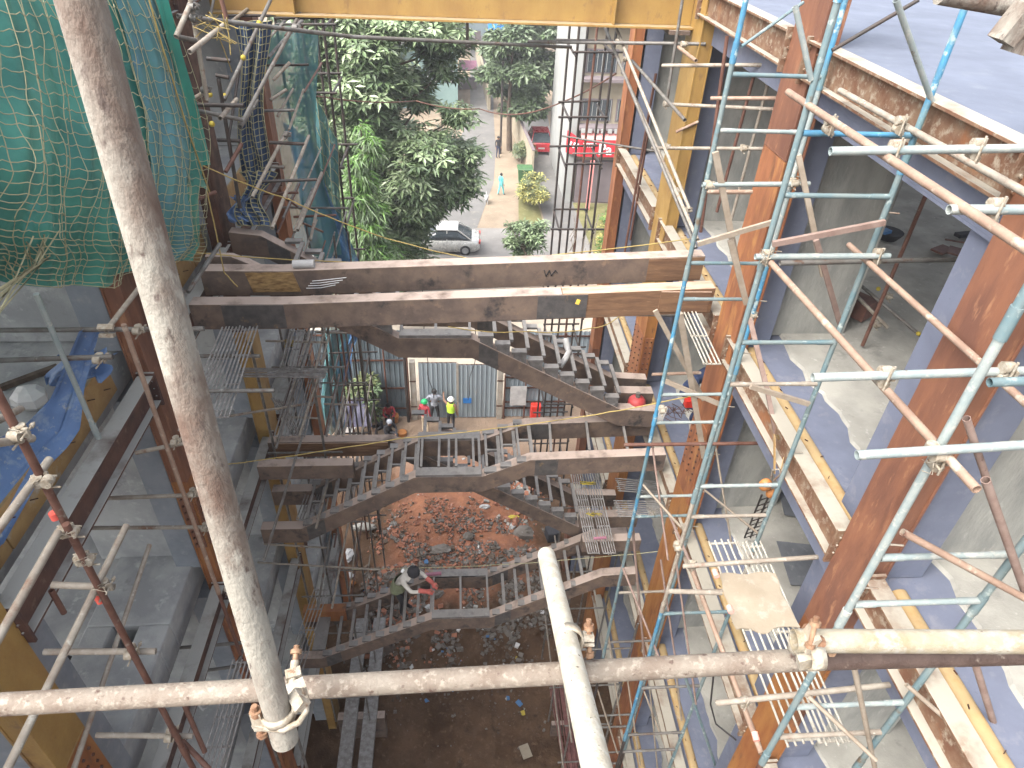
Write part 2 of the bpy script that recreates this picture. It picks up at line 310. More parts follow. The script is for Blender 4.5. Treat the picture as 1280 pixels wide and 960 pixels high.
    def build(s, name, mats, parent=None, kind=None, bevel=0):
        me = bpy.data.meshes.new(name)
        off = parent_origin(parent)
        me.from_pydata([(x - off[0], y - off[1], z - off[2]) for x, y, z in s.v], [], s.f)
        for m in (mats if isinstance(mats, (list, tuple)) else [mats]): me.materials.append(MATS[m])
        me.polygons.foreach_set('material_index', s.mi)
        me.polygons.foreach_set('use_smooth', s.sm)
        me.update()
        o = bpy.data.objects.new(name, me); COL.objects.link(o)
        if parent: o.parent = parent
        if kind: o['kind'] = kind
        if bevel:
            b = o.modifiers.new('bevel', 'BEVEL'); b.width = bevel; b.segments = 2; b.limit_method = 'ANGLE'
        return o
def parent_origin(p):
    o = Vector((0, 0, 0))
    while p: o += p.location; p = p.parent
    return o
def thing(name, label, cat, loc, group=None):
    o = bpy.data.objects.new(name, None); COL.objects.link(o)
    o.location = loc; o.empty_display_size = .2
    return tag(o, label, cat, group)
def tag(o, label, cat, group=None):
    o['label'] = label; o['category'] = cat; o['kind'] = 'thing'
    if group: o['group'] = group
    return o
def pipe(parent, a, b, mat='pipe_grey', r=.0242, name='tube', seg=8, hollow=False):
    return MB().tube(a, b, r, seg, hollow=hollow).build(name, mat, parent)
def coupler(parent, p, ax1, ax2, mat='coupler', r=.03, s=1.0):
    # two collars, one round each tube, with a bolt and its nut
    p = Vector(p); a1, a2 = Vector(ax1).normalized(), Vector(ax2).normalized(); m = MB()
    n = a1.cross(a2).normalized() if a1.cross(a2).length > .1 else Vector((0, 0, 1))
    m.tube(p + n * .028 * s - a1 * .028 * s, p + n * .028 * s + a1 * .028 * s, r * 1.12 * s, 8)
    m.tube(p - n * .028 * s - a2 * .028 * s, p - n * .028 * s + a2 * .028 * s, r * 1.12 * s, 8)
    q = p + a2 * r * 1.5 * s
    m.tube(q - n * .06 * s, q + n * .085 * s, .007 * s, 6)
    m.tube(q + n * .05 * s, q + n * .07 * s, .014 * s, 6)
    q = p - a1 * r * 1.5 * s
    m.tube(q - n * .085 * s, q + n * .06 * s, .007 * s, 6)
    m.bar(p + a2 * r * 1.5 * s - a1 * .03 * s, p + a2 * r * 1.5 * s + a1 * .03 * s, .02 * s, .03 * s)
    return m.build('coupler', mat, parent)
def sag(a, b, drop, n=14, wob=0):
    a, b = Vector(a), Vector(b)
    return [a.lerp(b, i / n) - Vector((0, 0, drop * 4 * (i / n) * (1 - i / n))) + Vector((0, (rng.random() - .5) * wob, (rng.random() - .5) * wob)) for i in range(n + 1)]
ORD = ['top', 'second', 'third', 'fourth', 'fifth', 'lowest']

# ================================================================== SETTING: ground, roads
def gz(x, y):
    # height of the ground: flat outside, rough and dug over inside the pit
    e = max(0.0, 1 - max(0, abs(x) - 3.2) / 1.2) * max(0.0, min(1, (20.6 - y) / 2.0)) * max(0, min(1, (y - 1) / 2))
    z = 0
    if e > 0:
        p = Vector((x * .55, y * .55, 3.1)); q = Vector((x * 2.2, y * 2.2, 7.7)); r = Vector((x * 6, y * 6, 1.7))
        z = noise.noise(p) * .30 + noise.noise(q) * .10 + noise.noise(r) * .045
        z += .75 * math.exp(-((x + .1) ** 2 / 4.5 + (y - 16.6) ** 2 / 3.2))            # red earth heap
        z += .45 * math.exp(-((x + 2.4) ** 2 / 1.6 + (y - 14.6) ** 2 / 3.0)) + .4 * math.exp(-((x - 2.2) ** 2 / 1.2 + (y - 14.2) ** 2 / 2.0))
        if y < 12.5:
            k = min(1, (12.5 - y) / 1.5)
            z -= .25 * k
            for tx in (-.55, 1.15):                                                     # wheel ruts with tread bars
                d = abs(x - tx - .12 * math.sin(y * .9))
                if d < .34: z -= k * (.09 - .025 * (math.sin((y + d * 1.1) * 26) > .2))
    return z * e
def axis(a, b, c, d, fine, coarse):
    v = [a + (b - a) * (i / coarse) ** .5 if False else a + (b - a) * i / coarse for i in range(coarse)]
    v += [b + (c - b) * i / fine for i in range(fine)]
    return v + [c + (d - c) * i / coarse for i in range(coarse + 1)]
xs = [-900, -300, -120, -60, -30, -15] + [-8 + 16 * i / 190 for i in range(191)] + [15, 30, 60, 120, 300, 900]
ys = [-300, -80, -20, -4] + [1 + 21 * i / 250 for i in range(251)] + [24, 27, 30, 34, 40, 46, 52, 60, 70, 90, 120, 200, 400, 900]
m = MB().grid([[(x, y, gz(x, y)) for x in xs] for y in ys])
g = m.build('ground', 'verge_tan', kind='structure')
# earth colours by place: dark damp soil in the pit, red earth heap, pale dust outside
def ground_material():
    mt = bpy.data.materials.new('site_earth'); mt.use_nodes = True
    nt = mt.node_tree; N = nt.nodes; L = nt.links; b = N['Principled BSDF']; b.inputs['Roughness'].default_value = .95
    b.inputs['Specular IOR Level'].default_value = .15
    geo = N.new('ShaderNodeNewGeometry'); sep = N.new('ShaderNodeSeparateXYZ'); L.new(geo.outputs['Position'], sep.inputs[0])
    def noise_(sc, det=8):
        n = N.new('ShaderNodeTexNoise'); n.inputs['Scale'].default_value = sc; n.inputs['Detail'].default_value = det; n.inputs['Roughness'].default_value = .68
        L.new(geo.outputs['Position'], n.inputs['Vector']); return n.outputs['Fac']
    def rng_(src, a, c):
        r = N.new('ShaderNodeMapRange'); r.inputs[1].default_value = a; r.inputs[2].default_value = c; L.new(src, r.inputs[0]); return r.outputs[0]
    def math_(op, a, c):
        x = N.new('ShaderNodeMath'); x.operation = op
        for i, v in enumerate((a, c)):
            if isinstance(v, (int, float)): x.inputs[i].default_value = v
            else: L.new(v, x.inputs[i])
        return x.outputs[0]
    def mix_(f, a, c):
        x = N.new('ShaderNodeMix'); x.data_type = 'RGBA'; L.new(f, x.inputs[0])
        for i, v in ((6, a), (7, c)):
            if isinstance(v, tuple): x.inputs[i].default_value = (*v, 1)
            else: L.new(v, x.inputs[i])
        return x.outputs[2]
    wob = math_('MULTIPLY', math_('SUBTRACT', noise_(.7), .5), 4.0)
    Y = math_('ADD', sep.outputs[1], wob)
    soil = mix_(rng_(noise_(1.1), .38, .62), (0.0562, 0.0315, 0.0176), (0.102, 0.0612, 0.0367))
    soil = mix_(rng_(noise_(6), .55, .72), soil, (0.144, 0.0946, 0.0616))
    soil = mix_(rng_(noise_(2.2), .58, .7), soil, (0.0402, 0.0236, 0.0146))
    red = mix_(rng_(noise_(2.5), .35, .65), (0.296, 0.13, 0.0703), (0.2, 0.0888, 0.0555))
    red = mix_(rng_(noise_(9), .58, .7), red, (0.34, 0.222, 0.163))
    c = mix_(math_('MULTIPLY', rng_(Y, 12.6, 14.2), math_('SUBTRACT', 1.0, rng_(math_('ABSOLUTE', math_('ADD', sep.outputs[0], math_('MULTIPLY', wob, .5)), 0), 1.5, 2.9))), soil, red)
    pale = mix_(rng_(noise_(1.4), .4, .6), (0.222, 0.162, 0.117), (0.18, 0.129, 0.093))
    c = mix_(rng_(Y, 18.6, 20.6), c, pale)
    out = mix_(rng_(noise_(.5), .4, .6), (0.258, 0.207, 0.153), (0.21, 0.165, 0.12))
    out = mix_(rng_(noise_(2.5), .58, .7), out, (0.282, 0.24, 0.186))
    c = mix_(rng_(sep.outputs[1], 23.0, 23.6), c, out)
    L.new(c, b.inputs['Base Color'])
    bn = N.new('ShaderNodeBump'); bn.inputs['Strength'].default_value = .6; bn.inputs['Distance'].default_value = .06
    L.new(noise_(14), bn.inputs['Height']); L.new(bn.outputs[0], b.inputs['Normal'])
    MATS['site_earth'] = mt
    g.data.materials.clear(); g.data.materials.append(mt)
ground_material()
def sheet(name, pts, z, mat):
    o = MB().add([(x, y, z) for x, y in pts], [list(range(len(pts)))]).build(name, mat, kind='structure'); return o
sheet('road', [(-80, 34.5), (80, 34.5), (80, 41.2), (-80, 41.2)], .008, 'asphalt')
sheet('lane', [(-1.6, 41.2), (1.2, 41.2), (2.6, 49), (3.1, 56), (3.4, 67), (4.4, 90), (6, 130), (2.4, 130), (1.6, 90), (1.2, 67), (-.2, 56)], .012, 'lane_grey')
sheet('driveway', [(5.7, 41.2), (8.4, 41.2), (7.9, 50), (8.2, 60), (8.8, 75), (5.8, 75), (5.6, 58), (5.62, 50)], .012, 'lane_grey')
sheet('pavement', [(-40, 23.4), (40, 23.4), (40, 33.4), (-40, 33.4)], .006, 'pave_pale')
MB().box(-80, 80, 34.2, 34.5, 0, .13).build('kerb', 'conc_pale', kind='structure')
sheet('grass_verge', [(3.9, 41.3), (5.6, 41.3), (5.5, 47), (4.3, 47)], .016, 'grass_dry')
sheet('garden', [(8.3, 35), (15, 35), (15, 45.5), (8, 45.5)], .018, 'grass_dry')

# ================================================================== BUILDING FRAME
LR = [17.42, 14.07, 10.82, 7.57, 4.3]      # tops of the edge beams, right side
LL = [17.42, 14.06, 10.42, 7.1, 3.8]       # left side
RC = [3.78, 7.37, 10.9, 14.5]     # far edges of the steel columns, right
LC = [-.1, 3.25, 6.67, 9.9, 13.22]      # left
def ibeam(y0, y1, s, top, h=.33, x0=3.30, x1=3.47, mats=('beam_rust',), stiff=True):
    xa, xb = sorted((s * x0, s * x1)); xc = (xa + xb) / 2; m = MB()
    m.box(xa, xb, y0, y1, top - .026, top)
    m.box(xa, xb, y0, y1, top - h, top - h + .026)
    m.box(xc - .009, xc + .009, y0 + .002, y1 - .002, top - h + .026, top - .026)
    return m
def end_plate(y, s, top, h):
    xa, xb = sorted((s * 3.29, s * 3.48)); m = MB().box(xa, xb, y - .014, y + .014, top - h - .05, top + .03)
    for zz in (.06, .16, .26):
        for xx in (3.335, 3.43):
            m.tube((s * xx, y - .03, top - h + zz + .02), (s * xx, y + .03, top - h + zz + .02), .013, 6)
    return m
YE = {1: 14.75, -1: 13.4}
BAYW = ['nearest the camera', 'between the wide brown and the orange columns', 'between the orange and the yellow columns', 'between the yellow and the slim columns']
BAYL = ['behind the camera', 'nearest, before the yellow column', 'between the yellow and the brown columns', 'past the brown column', 'farthest, before the slim orange column']
for s, LV, CC, bw in ((1, LR, RC, BAYW), (-1, LL, LC, BAYL)):
    edges = [-3.0] + CC
    for i, top in enumerate(LV):
        for k in range(len(edges) - 1):
            y0 = edges[k] + .004
            y1 = edges[k + 1] - .45 - .004
            if y1 - y0 < .4: continue
            if s < 0 and i == 0 and k < 3: continue          # hidden behind the green sheet
            ym = (y0 + y1) / 2
            side = 'right' if s > 0 else 'left'
            t = thing('edge_beam', f'rusted I-beam, {side} side, {ORD[i]} level, {bw[k]}', 'steel beam', (s * 3.43, ym, top), 'steel edge beams of the atrium')
            h = .34 if s > 0 else .36
            ibeam(y0 + .03, y1 - .03, s, top, h).build('i_section', 'beam_rust' if s > 0 else 'beam_brown', t, bevel=.004)
            for yy in (y0 + .014, y1 - .014):
                end_plate(yy, s, top, h).build('end_plate', 'beam_rust' if s > 0 else 'beam_brown', t)
# ---- floors
def ragged_edge(s, x, y0, y1, amp, seed, n):
    return [(s * (x + amp * noise.noise(Vector((y0 + (y1 - y0) * i / n * .9, seed, 0))) + amp * .5 * noise.noise(Vector(((y0 + (y1 - y0) * i / n) * 4, seed, 5)))), y0 + (y1 - y0) * i / n) for i in range(n + 1)]
for i, top in enumerate(LR):
    d = top - (.05 if i == 0 else .17)
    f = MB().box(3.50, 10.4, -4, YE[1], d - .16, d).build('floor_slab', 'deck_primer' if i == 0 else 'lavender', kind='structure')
    if i:
        e = ragged_edge(1, 4.12, -4, YE[1], .16, i * 3.3, 160); m = MB(); n = len(e)
        vs = [(x, y, d) for x, y in e] + [(x + .02, y, d + .035) for x, y in e] + [(10.35, y, d + .035) for x, y in e]
        m.add(vs, [(q, q + n, q + n + 1, q + 1) for q in range(n - 1)] + [(n + q, 2 * n + q, 2 * n + q + 1, n + q + 1) for q in range(n - 1)])
        m.build('concrete_topping', 'conc_pale', f)
        edges = [-3.0] + RC
        for k in range(len(edges) - 1):                       # ochre form boards between the columns
            y0 = edges[k] + .05; y1 = edges[k + 1] - .5
            if y1 - y0 < .4: continue
            n = 10; P = []
            for j in range(n + 1):
                a = math.pi * j / n; P.append([(3.64 - .07 * math.cos(a), y, d + .004 + .045 * math.sin(a)) for y in (y0, y1)])
            b = MB().grid(P).build('edge_form', 'ply_ochre', f)
            m = MB()
            for j in range(int((y1 - y0) / .28)):
                m.obox((3.61 + .06 * (j % 2), y0 + .15 + j * .28 + rng.random() * .06, d + .055), (.035, .006, .012), rz=rng.random() * 3)
            m.build('nail', 'rust_dark', b)
    m = MB().box(3.52, 3.56, -4, YE[1] - .05, d - .60, d - .162)
    m.box(3.52, 3.59, -4, YE[1] - .05, d - .625, d - .601).build('fascia_girder', 'lavender', f)
for i, top in enumerate(LL):
    d = top + (.22 if i == 1 else .27)
    m = MB().box(-10.4, -3.72, -4, YE[-1], d - .5, d)
    if i == 2:
        m = MB().box(-10.4, -4.75, -4, YE[-1], d - .55, d - .16)
        m.box(-4.75, -3.72, -4, 5.02, d - .55, d); m.box(-4.75, -3.72, 5.4, YE[-1], d - .55, d)
        m.box(-4.75, -4.42, 5.02, 5.4, d - .55, d - .003); m.box(-4.1, -3.72, 5.02, 5.4, d - .55, d - .003)
        m.box(-4.42, -4.1, 5.02, 5.4, d - .55, d - .5)
    f = m.build('floor_slab', 'conc_grey', kind='structure', bevel=.02)
    if i == 1:
        edges = LC
        for k in range(1, len(edges) - 1):
            y0 = edges[k] + .04; y1 = edges[k + 1] - .5; yy = y0; j = 0
            while yy < y1 - .1:
                w = min(.62 + .1 * (j % 3), y1 - yy)
                MB().obox((-3.685 + .006 * (j % 2), yy + w / 2, d - .13), (.03, w - .012, .36), ry=-.08).build('form_board', 'ply_ochre', f)
                for q in range(2):
                    MB().bar((-3.68, yy + .1 + q * .3, d - .06 - q * .1), (-3.60, yy + .12 + q * .3, d - .05 - q * .1), .008, .008).build('nail', 'rust_dark', f)
                yy += w; j += 1
# ---- unseen outer sides open for fill light; parapets and end walls added to darken
for s, LV in ((1, LR), (-1, LL)):
    for i, top in enumerate(LV[1:]):
        xa, xb = sorted((s * 10.2, s * 10.38)); d = top + (-.17 if s > 0 else .22 if i == 0 else .27)
        MB().box(xa, xb, -4, YE[s] - .02, d + .002, d + .95).build('added_parapet', 'conc_grey', kind='structure')
MB().box(3.9, 10.39, YE[1] + .02, YE[1] + .2, 0, 17.3).build('added_end_wall', 'conc_grey', kind='structure')
MB().box(-10.39, -3.76, YE[-1] + .02, YE[-1] + .2, 0, 17.3).build('added_end_wall', 'conc_grey', kind='structure')
# ---- concrete columns with a lavender steel facing, one per storey
for s, LV, CC, nm in ((1, LR, RC, ['first', 'second', 'third', 'fourth', 'fifth']), (-1, LL, LC, ['hidden', 'first', 'second', 'third', 'fourth', 'fifth'])):
    for k, yf in enumerate(CC):
        for i in range(len(LV)):
            z1 = LV[i] - (.34 if s > 0 else .45); z0 = (LV[i + 1] - .2 if s > 0 else LV[i + 1] + .2) if i + 1 < len(LV) else 0
            if i == 0 and s > 0: z1 = LV[0] - .215
            if s < 0 and k == 0: continue
            side = 'right' if s > 0 else 'left'
            t = thing('concrete_column', f'concrete column under the {ORD[i]} floor, behind the {nm[k]} steel column on the {side}', 'concrete column', (s * 4.4, yf + .2, z0), 'concrete columns behind the steel columns')
            xa, xb = sorted((s * 3.93, s * 5.0))
            MB().box(xa, xb, yf - .17, yf + .5, z0 + .03, z1).build('shaft', 'conc_column' if s > 0 else 'conc_grey', t, bevel=.015)
            xa, xb = sorted((s * 3.60, s * 3.928))
            MB().box(xa, xb, yf - .36, yf + .5, z0 + .04, z1 - .4 if s > 0 else z1).build('steel_facing', 'lavender' if s > 0 else 'steel_bluegrey', t, bevel=.006)
# ---- steel columns at the atrium edge, spliced from sections
def steel_column(s, yf, secs, label, w=.45, splice=()):
    t = thing('steel_column', label, 'steel column', (s * 3.44, yf - w / 2, secs[-1][0]), 'steel columns along the atrium')
    xa, xb = sorted((s * 3.35, s * 3.54))
    for z0, z1, mt in secs:
        m = MB().box(xa, xb, yf - w + .012, yf - .012, z0 + .002, z1 - .002)
        fa, fb = sorted((s * 3.346, s * 3.366)); ga, gb = sorted((s * 3.524, s * 3.544))      # flange plates stand proud of the web plates
        m.box(fa, fb, yf - w, yf, z0 + .003, z1 - .003); m.box(ga, gb, yf - w, yf, z0 + .003, z1 - .003)
        m.box(*sorted((s * 3.342, s * 3.3458)), yf - w + .01, yf - .01, z0 + .004, z0 + .022)             # weld bead at the joint
        m.build('column_section', mt, t, bevel=.008)
    for top in (LR if s > 0 else LL):            # connection cleats and bolts where the edge beams land
        m = MB()
        for zz in (top - .10, top - .30):
            m.obox((s * 3.43, yf - w - .012, zz), (.15, .05, .012)); m.obox((s * 3.43, yf - w - .012, zz - .05), (.012, .05, .09))
            for xx in (3.38, 3.48): m.tube((s * xx, yf - w - .02, zz), (s * xx, yf - w - .02, zz + .03), .012, 6)
        m.build('cleat', secs[0][2], t, kind='stuff')
    for z0, z1, mt in splice:
        p = MB().box(*(sorted((s * 3.338, s * 3.35))), yf - w + .03, yf - .03, z0, z1).build('splice_plate', mt, t)
        m = MB(); r = 0; z = z0 + .08
        while z < z1 - .04:
            for q in range(3):
                y = yf - w + .1 + q * (w - .2) / 2
                m.tube((s * 3.32, y, z), (s * 3.345, y, z), .016, 6)
            z += .12
        m.build('bolt', 'rust_dark', p)
        p = MB().box(xa + .02, xb - .02, yf - w - .012, yf - w, z0, z1).build('splice_plate', mt, t)
        m = MB(); z = z0 + .08
        while z < z1 - .04:
            for q in range(2): m.tube((xa + .055 + q * .08, yf - w - .03, z), (xa + .055 + q * .08, yf - w - .01, z), .016, 6)
            z += .12
        m.build('bolt', 'rust_dark', p)
    return t
steel_column(1, 3.78, [(12.9, 19.2, 'rust_brown'), (9, 12.9, 'rust_ochre'), (0, 9, 'rust_orange')], 'wide brown rusted steel column nearest on the right side', .42)
steel_column(1, 7.37, [(16.3, 19.4, 'rust_brown'), (11.2, 16.3, 'rust_orange'), (6.8, 11.2, 'rust_ochre'), (0, 6.8, 'rust_orange')], 'orange rusted steel column, second on the right, where the cross beams end', .6, [(11.55, 12.6, 'rust_orange')])
steel_column(1, 10.9, [(14.0, 18.2, 'primer_yellow'), (12.6, 14.0, 'primer_yellow'), (0, 12.6, 'rust_ochre')], 'mustard yellow steel column, third on the right, under the yellow girder end', .7, [(10.3, 11.9, 'rust_orange')])
steel_column(1, 14.5, [(9, 17.9, 'rust_orange'), (0, 9, 'rust_brown')], 'slim rust brown steel column farthest on the right', .4)
steel_column(-1, 3.25, [(12.35, 17.5, 'primer_yellow'), (0, 12.35, 'rust_ochre')], 'yellow steel column at the lower left, nearest on the left side', .42, [(11.0, 12.3, 'rust_ochre')])
steel_column(-1, 6.67, [(15.6, 17.6, 'rust_dark'), (12.4, 15.6, 'rust_brown'), (9.7, 12.4, 'rust_ochre'), (0, 9.7, 'rust_orange')], 'brown rusted steel column behind the near pole, second on the left', .45, [(11.2, 12.2, 'rust_brown'), (9.75, 10.4, 'rust_ochre')])
steel_column(-1, 9.9, [(12.6, 18.5, 'rust_dark'), (0, 12.6, 'primer_yellow')], 'steel column with a mustard yellow lower half, third on the left', .6)
steel_column(-1, 13.22, [(13.5, 17.6, 'rust_brown'), (0, 13.5, 'rust_orange')], 'slim orange rusted steel column farthest on the left', .4)
# ---- yellow girder spanning the far end of the atrium
t = thing('roof_girder', 'mustard yellow steel girder spanning the top of the atrium', 'steel girder', (0, 10.75, 16.9))
m = MB(); m.box(-3.34, 3.34, 10.58, 10.95, 16.86, 16.89); m.box(-3.34, 3.34, 10.58, 10.95, 17.75, 17.78); m.box(-3.34, 3.34, 10.75, 10.775, 16.892, 17.748)
m.build('i_section', 'primer_yellow', t, bevel=.004)
for x in (-2.2, 2.2): MB().box(x - .008, x + .008, 10.6, 10.748, 16.893, 17.747).build('stiffener', 'primer_yellow', t)
MB().bar((1.55, 10.745, 17.33), (1.75, 10.745, 17.38), .05, .03).build('painted_mark', 'red_mark', t)
MB().box(3.0, 3.3, 10.55, 10.98, 16.80, 16.855).build('bearing_plate', 'stringer', t)

# ================================================================== STAIRS
def stringer(pts, y, w=.18, h=.35):
    m = MB(); n = len(pts)
    vs = []
    for x, z in pts: vs += [(x, y - w / 2, z - h), (x, y + w / 2, z - h), (x, y - w / 2, z), (x, y + w / 2, z)]
    fs = [(0, 1, 3, 2)]
    for k in range(n - 1):
        a, b = 4 * k, 4 * k + 4
        fs += [(a, a + 2, b + 2, b), (a + 1, b + 1, b + 3, a + 3), (a + 2, a + 3, b + 3, b + 2), (a, b, b + 1, a + 1)]
    a = 4 * (n - 1); fs.append((a, a + 2, a + 3, a + 1))
    return m.add(vs, fs)
def splice(parent, x0, z0, x1, z1, y, h=.35, mat='stringer_splice'):
    d = .006
    vs = [(x0, y - d, z0 - h + .012), (x1, y - d, z1 - h + .012), (x1, y, z1 - h + .012), (x0, y, z0 - h + .012), (x0, y - d, z0 - .012), (x1, y - d, z1 - .012), (x1, y, z1 - .012), (x0, y, z0 - .012)]
    return MB().hexa(vs).build('splice_plate', mat, parent)
def flight(label, pts, yn, yf, runs, full=False, far=None, group='stair flights in the atrium', mat='stringer', landing=None):
    t = thing('stair_flight', label, 'stairs', (0, (yn + yf) / 2, pts[-1][1]), group)
    for y in (yn, yf):
        if y == yf and far: stringer(far, y).build('stringer', mat, t, bevel=.008); continue
        st = stringer(pts, y).build('stringer', mat, t, bevel=.008)
        for (xa, za), (xb, zb) in zip(pts[:-1], pts[1:]):       # weld joint plates near the kinks
            L = math.hypot(xb - xa, zb - za)
            if L > 1.2:
                f = .45 / L
                splice(st, xa + (xb - xa) * .04, za + (zb - za) * .04, xa + (xb - xa) * f, za + (zb - za) * f, y - .085)
    for (xa, za, xb, zb, n) in runs:
        g = (xb - xa) / n
        for k in range(n):
            x0 = xa + g * k; x1 = x0 + g; z = za + (zb - za) * (k + (0 if zb > za else 0)) / n + .085
            m = MB(); sgn = 1 if g > 0 else -1
            xl, xh = min(x0, x1), max(x0, x1)
            y0, y1 = yn + .04, yf - .04
            m.box(x1 - .028, x1 + .028, y0, y1, z - .05, z)                        # nosing bar
            if full:
                m.box(x0 + sgn * .05 - .02, x0 + sgn * .05 + .02, y0, y1, z - .043, z - .002)
                m.box(xl + .07, xh - .03, (y0 + y1) / 2 - .018, (y0 + y1) / 2 + .018, z - .04, z - .004)
            m.box(xl + .004, xh - .024, yn - .085, yn + .03, z - .042, z - .003)    # near end plate
            m.box(xl + .004, xh - .024, yf - .03, yf + .085, z - .042, z - .003)
            m.box(xl + .03, xh - .03, yn - .07, yn + .02, z - .24, z - .043)        # bracket below
            m.build('tread_frame', 'tread_steel', t)
    if landing:
        xa, xb, z = landing
        m = MB(); m.box(xa, xb, yn - .09, yn + .09, z + .003, z + .05)
        m.box(xa, xb, yf - .09, yf + .09, z + .003, z + .05)
        for x in (xa + .02, (xa + xb) / 2, xb - .02): m.box(x - .02, x + .02, yn + .091, yf - .091, z + .004, z + .049)
        m.build('landing_frame', 'tread_steel', t)
    return t
fl1 = flight('upper stair flight descending under the two top cross beams', [(-3.3, 14.25), (-2.86, 14.2), (-.9, 13.0), (.2, 12.98), (2.62, 11.6), (3.28, 11.55)], 8.62, 9.5,
       [(-2.55, 14.0, -.95, 13.02, 6), (.28, 12.95, 2.6, 11.62, 9)], landing=(-.88, .18, 13.0))
fl2 = flight('middle stair flight of rectangular tread frames', [(-3.3, 9.7), (-2.62, 9.7), (-.72, 10.84), (.36, 10.84), (1.1, 11.18), (3.28, 11.25)], 7.9, 8.76,
       [(-2.6, 9.72, -.72, 10.84, 8), (.38, 10.86, 1.15, 11.18, 3)], full=True, landing=(-.7, .34, 10.84))
for k in range(3):
    x = 1.45 + .62 * k
    MB().bar((x, 7.98, 11.2), (x + .05, 8.68, 11.22), .04, .04).build('cross_bar', 'tread_steel', fl2)
for k in range(4):
    MB().bar((-.62 + .28 * k, 7.98, 10.9), (-.62 + .28 * k, 8.68, 10.9), .04, .04).build('cross_bar', 'tread_steel', fl2)
fl3 = flight('lower stair flight descending behind the middle one towards the hanging gratings', [(-3.3, 10.55), (-1.18, 10.55), (2.33, 8.2), (3.28, 8.15)], 9.1, 9.98,
       [(-.9, 10.3, 2.3, 8.24, 12)], far=[(-.35, 9.99), (2.33, 8.2), (3.28, 8.15)])
MB().hexa([(-3.2, 8.992, 10.22), (-1.25, 8.992, 10.22), (-1.25, 9.008, 10.22), (-3.2, 9.008, 10.22), (-3.2, 8.992, 10.53), (-1.25, 8.992, 10.53), (-1.25, 9.008, 10.53), (-3.2, 9.008, 10.53)]).build('timber_facing', 'wood_brown', fl3)
fl4 = flight('lowest stair flight over the dug pit where the headscarfed worker stands', [(-3.3, 5.85), (-2.78, 5.83), (-.58, 7.03), (.57, 7.03), (2.62, 8.22), (3.28, 8.25)], 7.9, 8.85,
       [(-2.76, 5.86, -.58, 7.03, 8), (.6, 7.05, 2.3, 8.0, 7)], landing=(-.56, .55, 7.03))
MB().box(-2.98, -2.72, 7.95, 8.8, 5.9, 5.93).build('tread_plate', 'tread_steel', fl4)
MB().box(-.62, .30, 8.76, 8.94, 7.036, 7.075).build('timber_plank', 'plank_pale', fl4)
def cross_beam(label, pts, y, w=.20, h=.36, mat='stringer', grp='heavy cross beams over the atrium'):
    t = thing('cross_beam', label, 'steel beam', (0, y, pts[0][1]), grp)
    stringer(pts, y, w, h).build('box_section', mat, t, bevel=.008)
    return t
b1 = cross_beam('dark brown front cross beam with a grey splice plate right of its middle', [(-3.28, 14.2), (-2.12, 14.21), (1.3, 14.36)], 7.55)
o = stringer([(1.303, 14.36), (3.25, 14.46)], 7.55, .205, .365).build('timber_section', 'wood_brown', b1, bevel=.008)
splice(b1, .99, 14.35, 1.62, 14.375, 7.446, .355)
splice(b1, -2.9, 14.205, -2.15, 14.215, 7.449, .355)
MB().obox((1.5, 7.437, 14.26), (.05, .004, .07), ry=.3).build('painted_mark', 'yellow_mark', b1)
MB().box(2.55, 3.2, 7.43, 7.446, 14.12, 14.41).build('timber_cleat', 'wood_brown', b1)
b2 = cross_beam('dark brown rear cross beam with an ochre board patch near its left end', [(-3.28, 14.36), (-2.3, 14.36), (3.25, 14.62)], 8.12)
MB().hexa([(-2.66, 8.008, 14.06), (-2.05, 8.008, 14.07), (-2.05, 8.016, 14.07), (-2.66, 8.016, 14.06), (-2.72, 8.008, 14.34), (-2.12, 8.008, 14.35), (-2.12, 8.016, 14.35), (-2.72, 8.016, 14.34)]).build('board_patch', 'wood_osb', b2)
splice(b2, 2.5, 14.585, 3.24, 14.62, 8.018, .355, 'wood_brown')
m = MB()
for k in range(4): m.path([(-1.98 + .03 * k, 8.014, 14.12 + .035 * k), (-1.8, 8.014, 14.125 + .036 * k), (-1.6 + .05 * k, 8.014, 14.17 + .036 * k)], .0045, 4)
m.build('chalk_scribble', 'white_paint', b2)
m = MB()
for a, b in (((1.12, 14.40), (1.15, 14.31)), ((1.15, 14.31), (1.19, 14.40)), ((1.19, 14.40), (1.22, 14.32)), ((1.22, 14.32), (1.27, 14.40)), ((1.27, 14.40), (1.3, 14.36))): m.bar((a[0], 8.016, a[1]), (b[0], 8.016, b[1]), .012, .012)
m.build('painted_mark', 'wire_black', b2)
tag(MB().tube((-2.12, 8.1, 14.42), (-1.85, 8.1, 14.43), .055, 12, hollow=True).build('pipe_offcut', 'litter_white'), 'short white pipe offcut lying on the rear cross beam at its left', 'pipe')
cross_beam('short kinked landing stringer at the left end just above the rear cross beam', [(-3.28, 14.42), (-2.95, 14.42), (-2.5, 14.2), (-2.0, 13.95)], 8.36, .12, .26)
cross_beam('horizontal landing beam at the left, between the middle flight and the lower flight', [(-3.28, 10.7), (-1.75, 10.7)], 8.35, .18, .3)
for y, z, lb in ((8.5, 9.15, 'upper horizontal landing beam at the right, beside the hanging grating'), (8.1, 8.95, 'middle horizontal landing beam at the right, under the stacked gratings'), (9.1, 7.6, 'lowest horizontal landing beam at the right, below the stacked gratings')):
    cross_beam(lb, [(2.2, z), (3.28, z)], y, .18, .3, grp='short landing beams at the right')
cross_beam('short horizontal beam at the left end of the lowest flight', [(-3.28, 6.1), (-2.4, 6.1)], 8.8, .2, .34, 'rust_ochre')
cross_beam('dark landing beam at the right end of the upper flight', [(2.63, 11.62), (3.28, 11.6)], 9.05, .2, .32)

